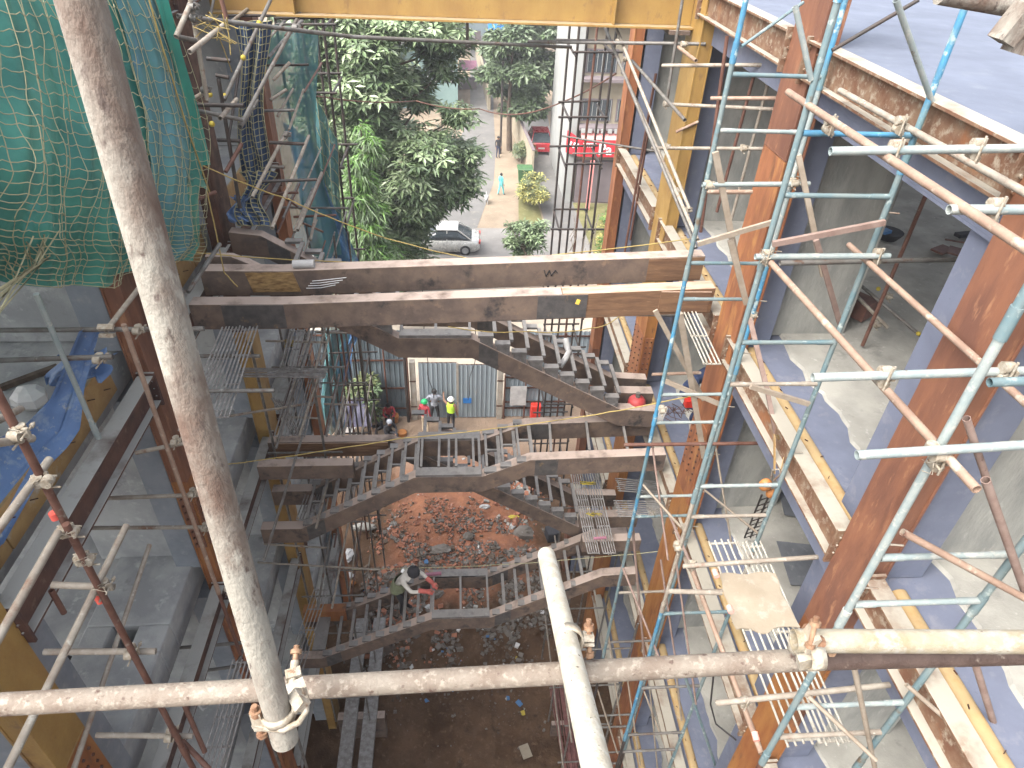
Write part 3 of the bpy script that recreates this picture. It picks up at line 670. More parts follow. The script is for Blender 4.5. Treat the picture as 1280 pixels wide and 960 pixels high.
# ================================================================== SCAFFOLDS
XO, XI = 2.42, 3.28
rs = thing('frame_scaffold', 'tall blue frame scaffold clamped up against the open floors with the pale concrete topping', 'scaffold', (2.85, 4.5, 7))
def post(par, x, y, cuts, r=.0242, mats=()):
    # a vertical leg from stacked lengths, each lower end sleeved into the next
    for (za, zb), mt in zip(zip(cuts[:-1], cuts[1:]), mats):
        m = MB().tube((x, y, za), (x, y, zb), r, 10)
        m.tube((x, y, za), (x, y, za + .17), r * 1.22, 10)
        m.build('post', mt, par)
YA, YB, YD = 6.38, 4.80, 2.42
BP, BW, TP = 'blue_paint', 'blue_worn', 'pipe_teal_pale'
post(rs, XO, YA, [1.0, 4.5, 7.9, 11.0, 13.1, 15.15, 17.3, 19.2], mats=['pipe_black', 'pipe_black', BW, BP, BP, BW, BP])
post(rs, XI, YA, [1.0, 4.5, 7.9, 11.0, 13.9, 15.4, 17.1, 19.2], mats=['pipe_black', BW, BW, BW, BP, TP, BP])
post(rs, XO, YB, [.6, 4.5, 8.3, 11.5, 13.4, 16.1, 18.0, 19.2], mats=['pipe_rust', 'pipe_black', BP, 'pipe_pale', BW, BW, BP])
post(rs, XI, YB, [.6, 4.5, 8.3, 11.5, 12.6, 16.9, 19.2], mats=['pipe_black', BW, BW, 'pipe_pale', BW, BP])
post(rs, XO, YD, [8, 12.9, 14.8, 17.0, 19.0], mats=['pipe_rust', BW, TP, BW])
post(rs, XI, YD, [8, 12.7, 14.9, 19.0], mats=['pipe_rust', BW, BW])
post(rs, XO, YD - 2.0, [8, 13, 15], mats=['pipe_rust', BW])
def rung(y, z, x0=XO, x1=XI, mat=TP, par=rs, r=.02):
    m = MB().tube((x0 + .02, y, z), (x1 - .02, y, z), r, 8)
    m.tube((x0 + .02, y, z), (x0 + .16, y, z), r * 1.18, 8)
    m.tube((x1 - .16, y, z), (x1 - .02, y, z), r * 1.18, 8)
    m.build('rung', mat, par)
for z, mt in (((2.698, 6.38, 17.21)[2], BW), ((2.751, 6.38, 16.721)[2], TP), ((2.758, 6.38, 15.352)[2], BW), ((2.903, 6.38, 14.916)[2], BW), ((2.863, 6.38, 13.59)[2], TP), ((2.853, 6.38, 13.146)[2], TP), ((2.859, 6.38, 11.826)[2], TP), ((2.853, 6.38, 11.424)[2], BW), ((2.78, 6.38, 9.691)[2], 'pipe_pale'), ((2.718, 6.38, 8.343)[2], 'pipe_grey'), (5.9, 'pipe_grey'), (5.45, 'pipe_grey'), (4.4, 'pipe_grey'), (3.9, 'pipe_grey')):
    rung(YA, z, mat=mt)
for z, mt in (((2.897, 4.8, 17.181)[2], BP), ((2.875, 4.8, 16.723)[2], BW), ((2.857, 4.8, 15.399)[2], BW), ((2.878, 4.8, 14.944)[2], 'pipe_pale'), ((2.865, 4.8, 13.636)[2], TP), ((2.847, 4.8, 13.179)[2], 'pipe_pale'), ((2.767, 4.8, 11.879)[2], 'pipe_pale'), ((2.816, 4.8, 11.449)[2], BW), ((2.739, 4.8, 9.748)[2], 'pipe_grey'), ((2.824, 4.8, 8.445)[2], 'pipe_grey'), ((2.862, 4.8, 7.917)[2], 'pipe_grey')):
    rung(YB, z, mat=mt)
for z, mt in (((2.832, 2.42, 15.477)[2], TP), ((2.874, 2.42, 15.025)[2], TP), ((2.839, 2.42, 13.78)[2], TP), ((2.84, 2.42, 13.334)[2], 'pipe_pale')):
    rung(YD, z, mat=mt)
# short pegs that carry the frame braces
for x, y, zz in ((XI, YA, (16.9, 16.3, 15.5, 14.9, 14.2, 13.4, 12.6, 11.9, 11.2)), (XO, YB, (15.4, 13.2)), (XI, YB, (16.6, 16.2, 14.1)), (XO, YD, (15.6, 15.2, 14.3))):
    m = MB()
    for z in zz: m.tube((x - .01, y, z), (x + .11, y - .01, z - .005), .007, 5)
    m.build('brace_peg', 'pipe_pale', rs)
# ledgers along the building and transoms across
led = [((2.42, 5.153, 17.369), (2.42, 2.444, 17.391), 'pipe_pink'), ((3.25, 5.959, 17.2), (3.25, 3.472, 17.232), 'pipe_pale'),
       ((2.42, 4.656, 16.233), (2.42, 2.113, 16.359), 'pipe_pink'), ((3.25, 5.058, 16.203), (3.25, 2.752, 16.264), 'pipe_pink'),
       ((2.42, 4.49, 12.79), (2.42, 2.467, 12.959), 'pipe_pink')]
for a, b, mt in led: pipe(rs, a, b, mt, .0245, 'ledger', 10, True)
tr = [((2.083, 3.72, 17.404), (3.314, 3.72, 17.446), TP), ((2.365, 3, 17.367), (2.832, 3, 17.373), TP), ((2.309, 4.72, 16.254), (3.402, 4.72, 16.27), TP),
      ((1.815, 2.72, 16.568), (3.043, 2.72, 16.606), TP), ((1.936, 2.34, 16.376), (2.861, 2.34, 16.433), TP), ((2.573, 2.5, 16.696), (2.831, 2.5, 16.704), BW),
      ((2.179, 4.15, 13.196), (3.554, 4.15, 13.286), 'pipe_pale'), ((2.042, 2.72, 13.303), (3.438, 2.72, 13.475), 'pipe_pale'), ((1.979, 3.9, 13.153), (2.509, 3.9, 13.102), 'pipe_pale'),
      ((2.835, 5.3, 15.906), (4.493, 5.3, 15.958), 'pipe_grey'), ((2.064, 6.3, 12.855), (3.876, 6.3, 12.849), 'pipe_rust'), ((2.808, 7.9, 12.775), (3.534, 7.9, 12.799), 'pipe_pink'),
      ((2.356, 6.3, 16.229), (3.424, 6.3, 16.254), TP), ((2.632, 6.9, 15.925), (3.14, 6.9, 15.932), 'pipe_pink'), ((2.035, 8.9, 13.187), (3.67, 8.9, 13.175), 'pipe_grey')]
for a, b, mt in tr: pipe(rs, a, b, mt, .0245, 'transom', 10, True)
for p, a1, a2 in (((2.463, 3.74, 17.41), (0, 1, 0), (1, 0, 0)), ((2.944, 3.74, 17.428), (0, 1, 0), (1, 0, 0)), ((2.606, 3.02, 17.362), (0, 1, 0), (1, 0, 0)), ((2.208, 2.74, 16.56), (0, 1, 0), (1, 0, 0)),
                  ((2.37, 2.38, 16.352), (0, 0, 1), (1, 0, 0)), ((2.411, 2.38, 16.296), (0, 1, 0), (1, 0, 0)), ((2.403, 4.74, 16.245), (0, 1, 0), (1, 0, 0)), ((3.308, 4.74, 16.266), (0, 1, 0), (1, 0, 0)),
                  ((3.066, 4.7, 17.281), (0, 1, 0), (1, 0, 0)), ((2.56, 4.7, 17.27), (0, 1, 0), (1, 0, 0)), ((2.83, 2.7, 16.611), (0, 1, 0), (1, 0, 0)), ((2.282, 4.2, 13.152), (0, 1, 0), (1, 0, 0)),
                  ((2.289, 2.74, 13.27), (0, 1, 0), (1, 0, 0)), ((2.379, 4.8, 12.702), (0, 0, 1), (1, 0, 0)), ((3.258, 6.3, 16.267), (0, 0, 1), (1, 0, 0)), ((2.412, 6.3, 16.23), (0, 0, 1), (1, 0, 0)), ((3.281, 6.4, 14.71), (0, 0, 1), (1, 0, 0)), ((2.447, 6.3, 13.423), (0, 0, 1), (1, 0, 0))):
    coupler(rs, p, a1, a2)
# rods, tubes and timber braces tied across the frames
br = [((2.449, 6.38, 17.777), (2.46, 6.38, 17.426), None)]
for a, b, mt, r in (((2.44, 6.3, 17.454), (3.02, 6.6, 17.764), BW, .014), ((2.478, 4.8, 17.72), (2.95, 4.8, 18.029), 'pipe_black', .014), ((2.151, 4.8, 17.968), (2.394, 4.8, 17.533), TP, .02), ((2.685, 4.6, 18.048), (3.31, 4.8, 17.41), TP, .02),
                    ((2.458, 2.4, 16.553), (3.03, 2.4, 15.772), 'plank_pink', .02), ((2.649, 2.3, 16.229), (3.424, 2.3, 15.19), 'plank_pink', .024), ((2.465, 2.4, 15.725), (3.275, 2.2, 15.339), 'pipe_pink', .022),
                    ((3.228, 2.2, 14.733), (4.295, 2.2, 13.083), 'plank_pink', .024), ((2.555, 2.3, 14.538), (3.296, 2.3, 12.963), 'plank_pale', .02), ((3.031, 2.3, 14.257), (3.872, 2, 13.588), 'plank_pale', .016),
                    ((2.465, 2.4, 13.971), (2.956, 2.1, 13.609), 'plank_pale', .016), ((2.893, 4.7, 10.31), (3.752, 4.4, 8.096), BW, .02), ((3.271, 6.4, 12.826), (3.805, 6, 11.075), 'plank_pale', .014),
                    ((3.329, 6.4, 11.917), (3.26, 4.8, 12.883), 'plank_pale', .014), ((2.45, 6.4, 12.048), (2.671, 5.4, 12.305), 'plank_pale', .016), ((2.458, 6.4, 12.785), (2.709, 5.6, 11.449), 'plank_pink', .014),
                    ((2.814, 6.2, 11.705), (2.82, 5, 11.899), 'plank_pink', .02), ((2.451, 6.5, 11.22), (3.097, 6.2, 7.94), 'plank_pink', .02), ((2.402, 6.4, 10.345), (3.016, 5.2, 9.205), 'plank_pink', .018),
                    ((2.417, 6.4, 8.608), (2.87, 6, 6.323), 'plank_pale', .016), ((2.454, 6.4, 6.807), (2.966, 6, 5.179), 'plank_pale', .016), ((2.859, 6.3, 7.536), (3.25, 5.6, 5.59), 'plank_pale', .016),
                    ((3.12, 6, 7.429), (3.469, 5.2, 6.791), 'plank_pale', .016), ((2.988, 5.8, 8.388), (3.49, 5.4, 5.831), 'plank_pale', .014), ((2.858, 4.8, 10.121), (3.189, 4.8, 8.814), 'plank_pale', .014), ((2.415, 4.8, 12.467), (3.036, 4.4, 10.034), 'plank_pink', .013), ((2.472, 5.3, 11.836), (2.939, 5, 9.972), 'plank_pink', .014)):
    pipe(rs, a, b, mt, r, 'brace', 8, True)
for a, b, mt, w in (((2.412, 6.3, 16.546), (2.946, 6.3, 15.291), 'plank_pale', .06), ((3.175, 6.2, 16.564), (3.705, 6, 15.409), 'plank_pale', .05), ((2.4, 6.2, 15.655), (3.129, 6.2, 15.904), 'plank_pale', .05), ((2.41, 4.7, 16.373), (3.24, 4.7, 16.56), 'plank_pink', .045),
                    ((3.386, 5.8, 15.897), (3.945, 5.8, 14.959), 'plank_pink', .05), ((2.737, 6.22, 15.693), (3.092, 6.22, 14.95), 'plank_pale', .06), ((2.333, 6.9, 14.46), (3.225, 6.9, 13.087), 'plank_pale', .06), ((2.568, 6.7, 14.537), (2.957, 6.7, 13.378), 'plank_pale', .07),
                    ((2.933, 6.65, 13.43), (3.274, 6.55, 12.375), 'plank_pale', .07), ((2.581, 6.75, 13.522), (3.329, 6.5, 13.3), 'plank_pale', .06), ((3.011, 5.9, 14.965), (3.243, 5.6, 14.336), 'plank_pink', .05), ((3.217, 5.56, 14.377), (3.555, 5.16, 13.388), 'plank_pink', .045), ((2.589, 4.7, 14.995), (3.195, 4.7, 14.787), 'plank_pale', .045)):
    MB().bar(a, b, w, .03, up=(0, -1, 0)).build('timber_brace', mt, rs)
for p, q in (((2.4, 3.893, 13.362), (2.4, 3.967, 13.361)), ((2.4, 3.491, 13.392), (2.4, 3.554, 13.385)), ((2.4, 2.551, 12.998), (2.4, 2.616, 13.01))): pipe(rs, p, q, 'pink_mark', .0275, 'paint_band', 10)
m = MB()
for c in ((2.374, 2.36, 16.316), (2.385, 4.7, 16.258), (3.281, 6.4, 14.71), (2.633, 6.3, 11.601)):
    for k in range(5): m.path([Vector(c) + Vector(((rng.random() - .5) * .12, (rng.random() - .5) * .1, (rng.random() - .5) * .12)) for _ in range(4)], .003, 4)
m.build('tie_wire', 'coupler', rs, kind='stuff')
# tray clamped high at the right-hand side of the frame
m = MB(); m.box(3.04, 3.2, 2.9, 3.1, 18.12, 18.3)
pipe(rs, (1.411, 2.2, 18.357), (1.742, 2.2, 18.321), 'near_pole', .03, 'ledger', 10)
m = MB().obox((1.603, 2.1, 18.299), (.05, .07, .10), ry=.4).tube((1.601, 2.1, 18.278), (1.672, 2.1, 18.272), .03, 8)
m.obox((1.641, 2.1, 18.254), (.05, .05, .06), ry=.2).build('coupler', 'near_pole', rs)

# gratings: walkway panels of welded rods
def grating(label, a, b, width, n, mat, crosses=3, gapset=(), name='walkway_grating', r=.011, side=None):
    a, b = Vector(a), Vector(b); d = (b - a); u = d.cross(Vector((0, 0, 1))).normalized() if side is None else Vector(side)
    t = thing(name, label, 'walkway grating', tuple(a.lerp(b, .5)), 'rod gratings laid on the scaffolds')
    for k in range(n):
        q = u * (width * (k / (n - 1) - .5)) + Vector((0, 0, rng.random() * .012))
        e = d.normalized() * (rng.random() - .5) * .05
        MB().tube(a + q + e, b + q + e, r, 6).build('rod', mat, t)
    for k in range(crosses):
        p = a.lerp(b, (k + .04) / (crosses - .92)) if crosses > 1 else a.lerp(b, .5)
        MB().bar(p - u * width / 2 - Vector((0, 0, .016)), p + u * width / 2 - Vector((0, 0, .016)), .022, .012).build('cross_bar', mat, t)
    return t
grating('pale rod grating on the blue scaffold, partly covered by a tan board', (2.66, 4.47, 13.2), (2.68, 2.42, 13.2), .27, 5, 'grate_pale', 3)
grating('pale rod grating beside its twin under the edge of the tan board', (2.94, 4.42, 13.195), (2.93, 2.40, 13.195), .24, 6, 'grate_pale', 3)
m = MB(); P = []
for i in range(9):
    row = []
    for j in range(9):
        x = 2.49 + .56 * j / 8 + .01 * math.sin(i * 1.7) - .035 * i / 8; y = 4.02 - .60 * i / 8 + .015 * math.sin(j * 1.3)
        row.append((x + (.025 if j == 8 and i > 5 else 0), y - (.03 if i == 8 and j in (3, 4) else 0), 13.235 + .018 * math.sin(i * .6) * math.sin(j * .5)))
    P.append(row)
m.grid(P); m.grid([[(x, y, z - .012) for x, y, z in row[::-1]] for row in P])
tag(m.build('plywood_board', 'board_tan'), 'square tan plywood board with worn edges lying on the pale rod gratings', 'board')
grating('grey rod grating by the near pole, just below the front cross beam', (-2.76, 7.25, 14.0), (-2.68, 5.35, 14.0), .20, 6, 'grate_grey', 4)
grating('grey rod grating beside the one by the near pole, below the front cross beam', (-2.54, 7.25, 14.0), (-2.44, 5.55, 14.0), .17, 5, 'grate_grey', 4)
grating('narrow bundle of rods laid across in front of the yellow column half', (-3.308, 8.6, 12.335), (-2.014, 8.6, 12.311), .22, 6, 'grate_grey', 2)
grating('rod grating running away between the yellow and the orange columns', (-2.85, 11.32, 11.316), (-2.85, 8.467, 11.173), .22, 5, 'grate_grey', 5)
grating('rod grating beside the orange column, tilted down beyond the narrow bundle', (-2.6, 9.546, 12.504), (-2.6, 8.652, 12.383), .22, 5, 'grate_grey', 3)
grating('rod grating lying just behind the kinked landing beam by the orange column', (-2.55, 10.705, 11.27), (-2.55, 8.388, 11.238), .18, 5, 'grate_grey', 4)
grating('steep rod grating leaning against the landing beam near the orange column', (-3.049, 9.2, 11.331), (-2.874, 9.6, 9.878), .2, 5, 'grate_grey', 4)
grating('rod grating under the landing beam at the far end of the scaffold', (-2.6, 10.359, 9.179), (-2.6, 7.932, 9.776), .25, 6, 'grate_grey', 4)
grating('rod grating beside the lower flight, standing behind the middle tread frames', (-2.9, 11.022, 8.578), (-2.9, 9.314, 8.463), .25, 6, 'grate_grey', 4)
grating('long slim rod grating running down past the lowest flight', (-2.66, 8.296, 7.424), (-2.66, 5.387, 8.526), .26, 5, 'grate_grey', 6)
grating('rod grating at the bottom of the picture near the foot of the near pole', (-2.62, 4.77, 10.816), (-2.62, 3.38, 10.898), .26, 6, 'grate_grey', 5)
grating('grey rod grating with yellow ties hanging right of the lower flight', (2.069, 8.7, 10.028), (2.342, 7.7, 9.001), .20, 6, 'grate_grey', 4, side=(1, 0, 0))
grating('grey rod grating with a pink offcut beside the one with yellow ties', (2.325, 8.7, 10.061), (2.63, 7.7, 8.989), .22, 6, 'grate_grey', 4, side=(1, 0, 0))
grating('upper stacked rod grating laid across behind the orange column', (2.79, 8.5, 9.89), (3.898, 8.5, 9.738), .30, 7, 'grate_grey', 2)
grating('lower stacked rod grating laid across behind the orange column', (2.691, 8, 9.814), (3.763, 8, 9.761), .36, 8, 'grate_grey', 2)
grating('pale rod grating running between the second beam end and the worker in navy', (2.95, 7.513, 14.117), (2.95, 6.354, 14.061), .20, 5, 'grate_pale', 3)
m = MB()
for k in range(2):
    c = Vector((2.255, 8.45, 9.954)) if k == 0 else Vector((2.332, 8.05, 9.586))
    for q in range(4): m.path([c + Vector(((rng.random() - .5) * .3, (rng.random() - .5) * .1, .03 + rng.random() * .04)) for _ in range(5)], .008, 4)
tag(m.build('tie_rope', 'litter_yellow'), 'yellow rope ties knotted on the grey hanging gratings', 'rope')
tag(MB().bar((2.34, 7.85, 9.229), (2.567, 7.85, 9.242), .04, .03).build('plastic_offcut', 'litter_pink'), 'pink plastic offcut lying on the hanging grating', 'offcut')

# left scaffold, near the camera
ls = thing('tube_scaffold', 'rusty tube scaffold standing in front of the lower floors beside the near pole', 'scaffold', (-2.6, 3.5, 9))
post(ls, -2.4, 2.98, [5, 9, 12.6, 16.5], mats=['pipe_rust', 'pipe_rust', 'pipe_rust'])
post(ls, -2.36, 2.93, [12.4, 15.35], r=.023, mats=['pipe_rust'])
post(ls, -2.9, 5.25, [5, 8.5, 11.5, 15.3], r=.023, mats=['pipe_grey', 'pipe_rust', 'pipe_pink'])
post(ls, -3.28, 4.9, [14.3, 15.8], r=.023, mats=[TP])
post(ls, -2.66, 5.6, [4, 8.4, 10.6], r=.023, mats=['pipe_grey', 'pipe_grey'])
for a, b, mt, n in (((-4.154, 5.4, 15.146), (-2.298, 5.4, 15.161), 'pipe_grey', 'transom'), ((-3.927, 4.95, 15.133), (-2.915, 4.95, 15.169), 'pipe_grey', 'transom'),
                    ((-3.1, 5.3, 15.2), (-2.873, 6.3, 15.43), 'pipe_pale', 'brace'), ((-2.871, 6.6, 14.859), (-2.717, 7.4, 15.032), 'pipe_grey', 'brace'),
                    ((-2.5, 2.96, 16.115), (-2.9, 3.719, 15.605), 'pipe_pale', 'ledger'), ((-2.4, 2.778, 16.133), (-2.4, 3.053, 15.928), 'pipe_pale', 'ledger'), ((-2.42, 2.514, 15.721), (-2.42, 3.128, 15.697), 'pipe_pale', 'ledger'),
                    ((-2.4, 2.143, 15.291), (-2.4, 2.9, 15.316), 'pipe_pale', 'ledger'), ((-2.4, 3.486, 14.704), (-2.4, 1.798, 14.684), 'pipe_pale', 'ledger'), ((-3.2, 4.858, 12.871), (-3.2, 2.808, 12.508), 'pipe_pale', 'ledger'),
                    ((-3.247, 5.3, 13.751), (-2.718, 5.3, 13.882), 'pipe_pale', 'transom'), ((-3.823, 5.4, 13.004), (-2.714, 5.4, 13.034), 'pipe_pale', 'transom'), ((-4.213, 5.5, 12.427), (-2.917, 5.5, 12.396), 'pipe_pale', 'transom'),
                    ((-2.718, 3.02, 14.66), (-2.332, 3.02, 14.615), 'pipe_pale', 'transom'), ((-3.043, 3.02, 13.883), (-2.264, 3.02, 13.842), 'pipe_pale', 'transom'), ((-3.066, 3.02, 12.639), (-2.299, 3.02, 12.552), 'pipe_pale', 'transom'),
                    ((-3.271, 3.6, 13.832), (-3.274, 3.6, 13.531), 'pipe_rust', 'brace'), ((-3.826, 5.5, 9.993), (-2.776, 5.5, 10.079), 'pipe_grey', 'transom'), ((-3.575, 5.5, 9.419), (-2.896, 5.5, 9.535), 'pipe_grey', 'transom'), ((-2.87, 5.6, 10.156), (-2.922, 4.9, 10.177), 'pipe_grey', 'brace'),
                    ((-3.206, 6.9, 13.824), (-2.374, 6.9, 13.821), 'pipe_grey', 'transom'), ((-2.847, 5.9, 14.066), (-1.959, 5.9, 14.068), 'pipe_grey', 'transom'), ((-2.486, 3.1, 12.404), (-2.205, 2.9, 12.189), 'pipe_rust', 'brace'), ((-2.528, 3.4, 12.385), (-2.399, 3.2, 11.882), 'pipe_rust', 'brace')):
    pipe(ls, a, b, mt, .0235, n, 10, True)
for p, a1, a2 in (((-2.37, 2.94, 16.067), (0, 0, 1), (1, 0, 0)), ((-2.374, 2.94, 15.699), (0, 0, 1), (0, 1, 0)), ((-2.378, 2.94, 15.268), (0, 0, 1), (0, 1, 0)), ((-2.37, 2.94, 15.003), (0, 0, 1), (0, 1, 0)), ((-2.376, 2.98, 14.672), (0, 0, 1), (1, 0, 0)), ((-2.414, 2.98, 13.907), (0, 0, 1), (1, 0, 0)), ((-2.45, 2.98, 12.664), (0, 0, 1), (1, 0, 0)),
                  ((-2.868, 5.38, 15.165), (0, 0, 1), (1, 0, 0)), ((-3.037, 4.95, 15.153), (0, 0, 1), (1, 0, 0)), ((-2.865, 5.35, 13.115), (0, 0, 1), (1, 0, 0)), ((-2.881, 5.4, 12.51), (0, 0, 1), (1, 0, 0)), ((-2.964, 5.6, 11.146), (0, 0, 1), (1, 0, 0)), ((-2.828, 5.3, 13.905), (0, 0, 1), (1, 0, 0))):
    coupler(ls, p, a1, a2, 'coupler')
MB().obox((-3.03, 5.2, 15.305), (.13, .05, .03), rx=.5).obox((-3.041, 5.2, 15.223), (.12, .05, .03), rx=-.3).build('base_plate', 'coupler', ls)
m = MB()
for c in ((-2.354, 2.92, 16.085), (-2.358, 2.92, 15.719), (-2.362, 2.92, 15.291), (-2.354, 2.92, 15.028), (-2.329, 2.92, 14.751)):
    for k in range(5): m.path([Vector(c) + Vector(((rng.random() - .5) * .1, (rng.random() - .5) * .08, (rng.random() - .5) * .07)) for _ in range(4)], .003, 4)
m.build('tie_wire', 'coupler', ls, kind='stuff')
for p, q in (((-2.432, 2.97, 15.408), (-2.43, 2.97, 15.358)), ((-2.43, 2.97, 14.619), (-2.426, 2.97, 14.53))): pipe(ls, p, q, 'red_mark', .0262, 'paint_band', 10)

# upper left scaffold in front of the netting
us = thing('tube_scaffold', 'cluttered grey tube scaffold with yellow marks beside the navy netting', 'scaffold', (-2.8, 8.5, 13))
for a, b, mt in (((-2.533, 7.6, 17.467), (-2.579, 7.6, 16.555), 'pipe_pale'), ((-2.686, 7.6, 17.326), (-1.301, 9.5, 16.84), 'pipe_grey'), ((-1.301, 9.5, 16.84), (1.731, 11.3, 16.458), 'pipe_grey'), ((1.04, 11, 16.572), (3.434, 10.2, 16.76), 'pipe_grey'),
                 ((-2.404, 6.9, 17.155), (-2.264, 7.6, 17.262), 'pipe_pale'), ((-2.601, 7.2, 17.219), (-2.541, 7.6, 17.433), 'pipe_pale'), ((-2.659, 7.4, 17.181), (-2.555, 7.6, 17.112), 'pipe_grey'), ((-2.449, 8.3, 17.373), (-2.431, 8.3, 17.179), 'pipe_rust'),
                 ((-2.4, 10.226, 17.107), (-2.75, 8.675, 16.27), 'pipe_grey'), ((-2.1, 11.116, 16.994), (-2.5, 8.264, 16.093), 'pipe_grey'), ((-2.5, 12.619, 16.487), (-2.7, 10.838, 16.286), 'pipe_grey'),
                 ((-2.84, 7.9, 16.47), (-2.632, 7.9, 16.581), 'pipe_pale'), ((-2.836, 8, 16.394), (-2.334, 8, 16.398), 'pipe_black'), ((-2.858, 8, 16.335), (-2.47, 8.3, 16.155), 'pipe_grey'), ((-2.5, 7.635, 16.362), (-2.6, 8.674, 16.283), 'pipe_pale'),
                 ((-2.827, 8.6, 16.737), (-2.567, 8.6, 16.719), 'pipe_black'), ((-2.759, 8.6, 16.561), (-2.621, 8.6, 16.539), 'pipe_black'), ((-2.74, 8.6, 16.527), (-2.801, 8.6, 14.96), 'pipe_black'), ((-2.726, 9, 15.85), (-2.558, 9.4, 16.085), 'pipe_grey'),
                 ((-2.652, 10.4, 15.822), (-2.453, 10.6, 15.918), 'pipe_pale'), ((-2.613, 10.6, 16.043), (-2.397, 10.8, 16.239), 'pipe_pale'), ((-2.5, 8.194, 15.268), (-2.5, 10.23, 15.374), 'pipe_pale'), ((-2.2, 7.744, 15.078), (-2.2, 10.479, 15.303), 'pipe_pale'), ((-2.4, 9.544, 14.2), (-2.4, 10.504, 14.222), 'pipe_pale'), ((-2.3, 10.04, 13.84), (-2.3, 10.802, 14.017), 'pipe_pale'), ((-2.3, 9.34, 14.32), (-2.3, 11.574, 14.348), 'pipe_pale'),
                 ((-2.717, 9.8, 15.078), (-2.452, 9.8, 15.072), 'pipe_grey'), ((-2.75, 8.2, 15.578), (-2.623, 8.6, 15.781), 'pipe_rust'), ((-3.084, 7.8, 15.369), (-2.843, 8, 15.409), 'pipe_rust'), ((-3.033, 9, 15.695), (-2.757, 9, 15.69), 'pipe_black'), ((-2.552, 9.6, 15.482), (-2.095, 9.6, 15.47), 'pipe_black'),
                 ((0.151, 11.2, 17.114), (0.152, 11.2, 16.466), 'pipe_grey')):
    pipe(us, a, b, mt, .024, 'tube', 8, True)
for k in range(22):
    z = 13.4 + 3.9 * rng.random(); y = 8.6 + 4.2 * rng.random(); x = -3.15 + .75 * rng.random()
    d = [(0, 1.2 + 1.2 * rng.random(), .04), (.7, .05, .02), (.1, .9, -.9 + 1.8 * rng.random())][k % 3]
    pipe(us, (x, y, z), (x + d[0], y + d[1], z + d[2]), rng.choice(['pipe_grey', 'pipe_black', 'pipe_rust', 'pipe_pale']), .02, 'tube', 6)
for p in ((-2.44, 9.634, 16.935), (-2.6, 9.246, 16.618), (-2.8, 8.37, 16.409), (-2.75, 8.734, 16.3), (-2.8, 8.239, 16.121)):
    MB().ball(p, .034, seg=8, rings=6).build('end_mark', 'litter_yellow', us)
for p in ((-2.531, 7.6, 17.413), (-2.531, 7.6, 17.317), (-2.614, 7.7, 16.631), (-1.876, 9, 17.015), (0.152, 11.2, 16.466), (0.16, 11, 17.042), (-2.311, 9.6, 15.594)): coupler(us, p, (0, 0, 1), (1, 0, 0), 'pipe_grey')
m = MB(); c = Vector((-2.28, 7.4, 17.22))
for k in range(6): m.path([c + Vector(((rng.random() - .5) * .4, (rng.random() - .5) * .1, (rng.random() - .5) * .4)) for _ in range(4)], .005, 4)
m.path([(-2.28, 7.4, 17.22), (-2.279, 7.5, 17.06), (-2.334, 7.8, 16.786)], .006, 4)
m.build('tie_rope', 'rope_yellow', us, kind='stuff')

# far scaffolds: thin dark frames at the open end of the atrium
def tower(label, xs, ys, z0, z1, lines, mat='pipe_black'):
    t = thing('scaffold_tower', label, 'scaffold', (sum(xs) / len(xs), ys[0], z0), 'scaffold towers at the open end')
    for x in xs:
        for y in ys: pipe(t, (x, y, z0), (x + (rng.random() - .5) * .1, y, z1 + rng.random() * .7), mat if (x, y) != (xs[1], ys[0]) else 'pipe_rust', .031, 'post', 6)
    for z in lines:
        for y in ys: pipe(t, (xs[0] - .3 * rng.random(), y - .03, z), (xs[-1] + .3 * rng.random(), y - .03, z + .05 * rng.random()), mat, .028, 'rail', 6)
        for x in xs[::2]: pipe(t, (x, ys[0] - .1, z - .07), (x, ys[-1] + .1, z - .07), mat, .028, 'ledger', 6)
    return t
tr_ = tower('thin dark scaffold tower in front of the red shop sign', (2.62, 3.06, 3.50), (16.4, 17.7), 0, 16.9, (1.2, 2.6, 4.0, 5.4, 6.6, 7.5, 8.6, 9.8, 11.2, 12.9, 14.0, 15.4, 16.4))
tower('thin dark scaffold tower hung with torn blue sheeting at the open end', (-3.6, -3.15, -2.7), (15.6, 17.2), 0, 16.6, (1.4, 3.2, 5, 6.8, 8.6, 10.2, 11.6, 13, 14.6, 15.9))
for a, b in (((2.422, 16, 13.684), (3.889, 13, 14.342)), ((2.737, 16.2, 13.215), (4.071, 14.6, 13.795))): pipe(tr_, a, b, 'pipe_grey', .022, 'rail', 6)
m = MB()
for k in range(26):
    z = 10.2 + 1.5 * rng.random(); x = 2.9 + .7 * rng.random()
    m.path([(x, 16.2, z), (x + .15 * (rng.random() - .5), 16.1, z - .3), (x + .3 * (rng.random() - .5), 16.2, z - .6)], .008, 4)
m.build('wire_mesh', 'pipe_pale', tr_, kind='stuff')
rs2 = thing('tube_scaffold', 'grey tube scaffold with long slanting ledgers in front of the mustard yellow column', 'scaffold', (2.9, 9.5, 10))
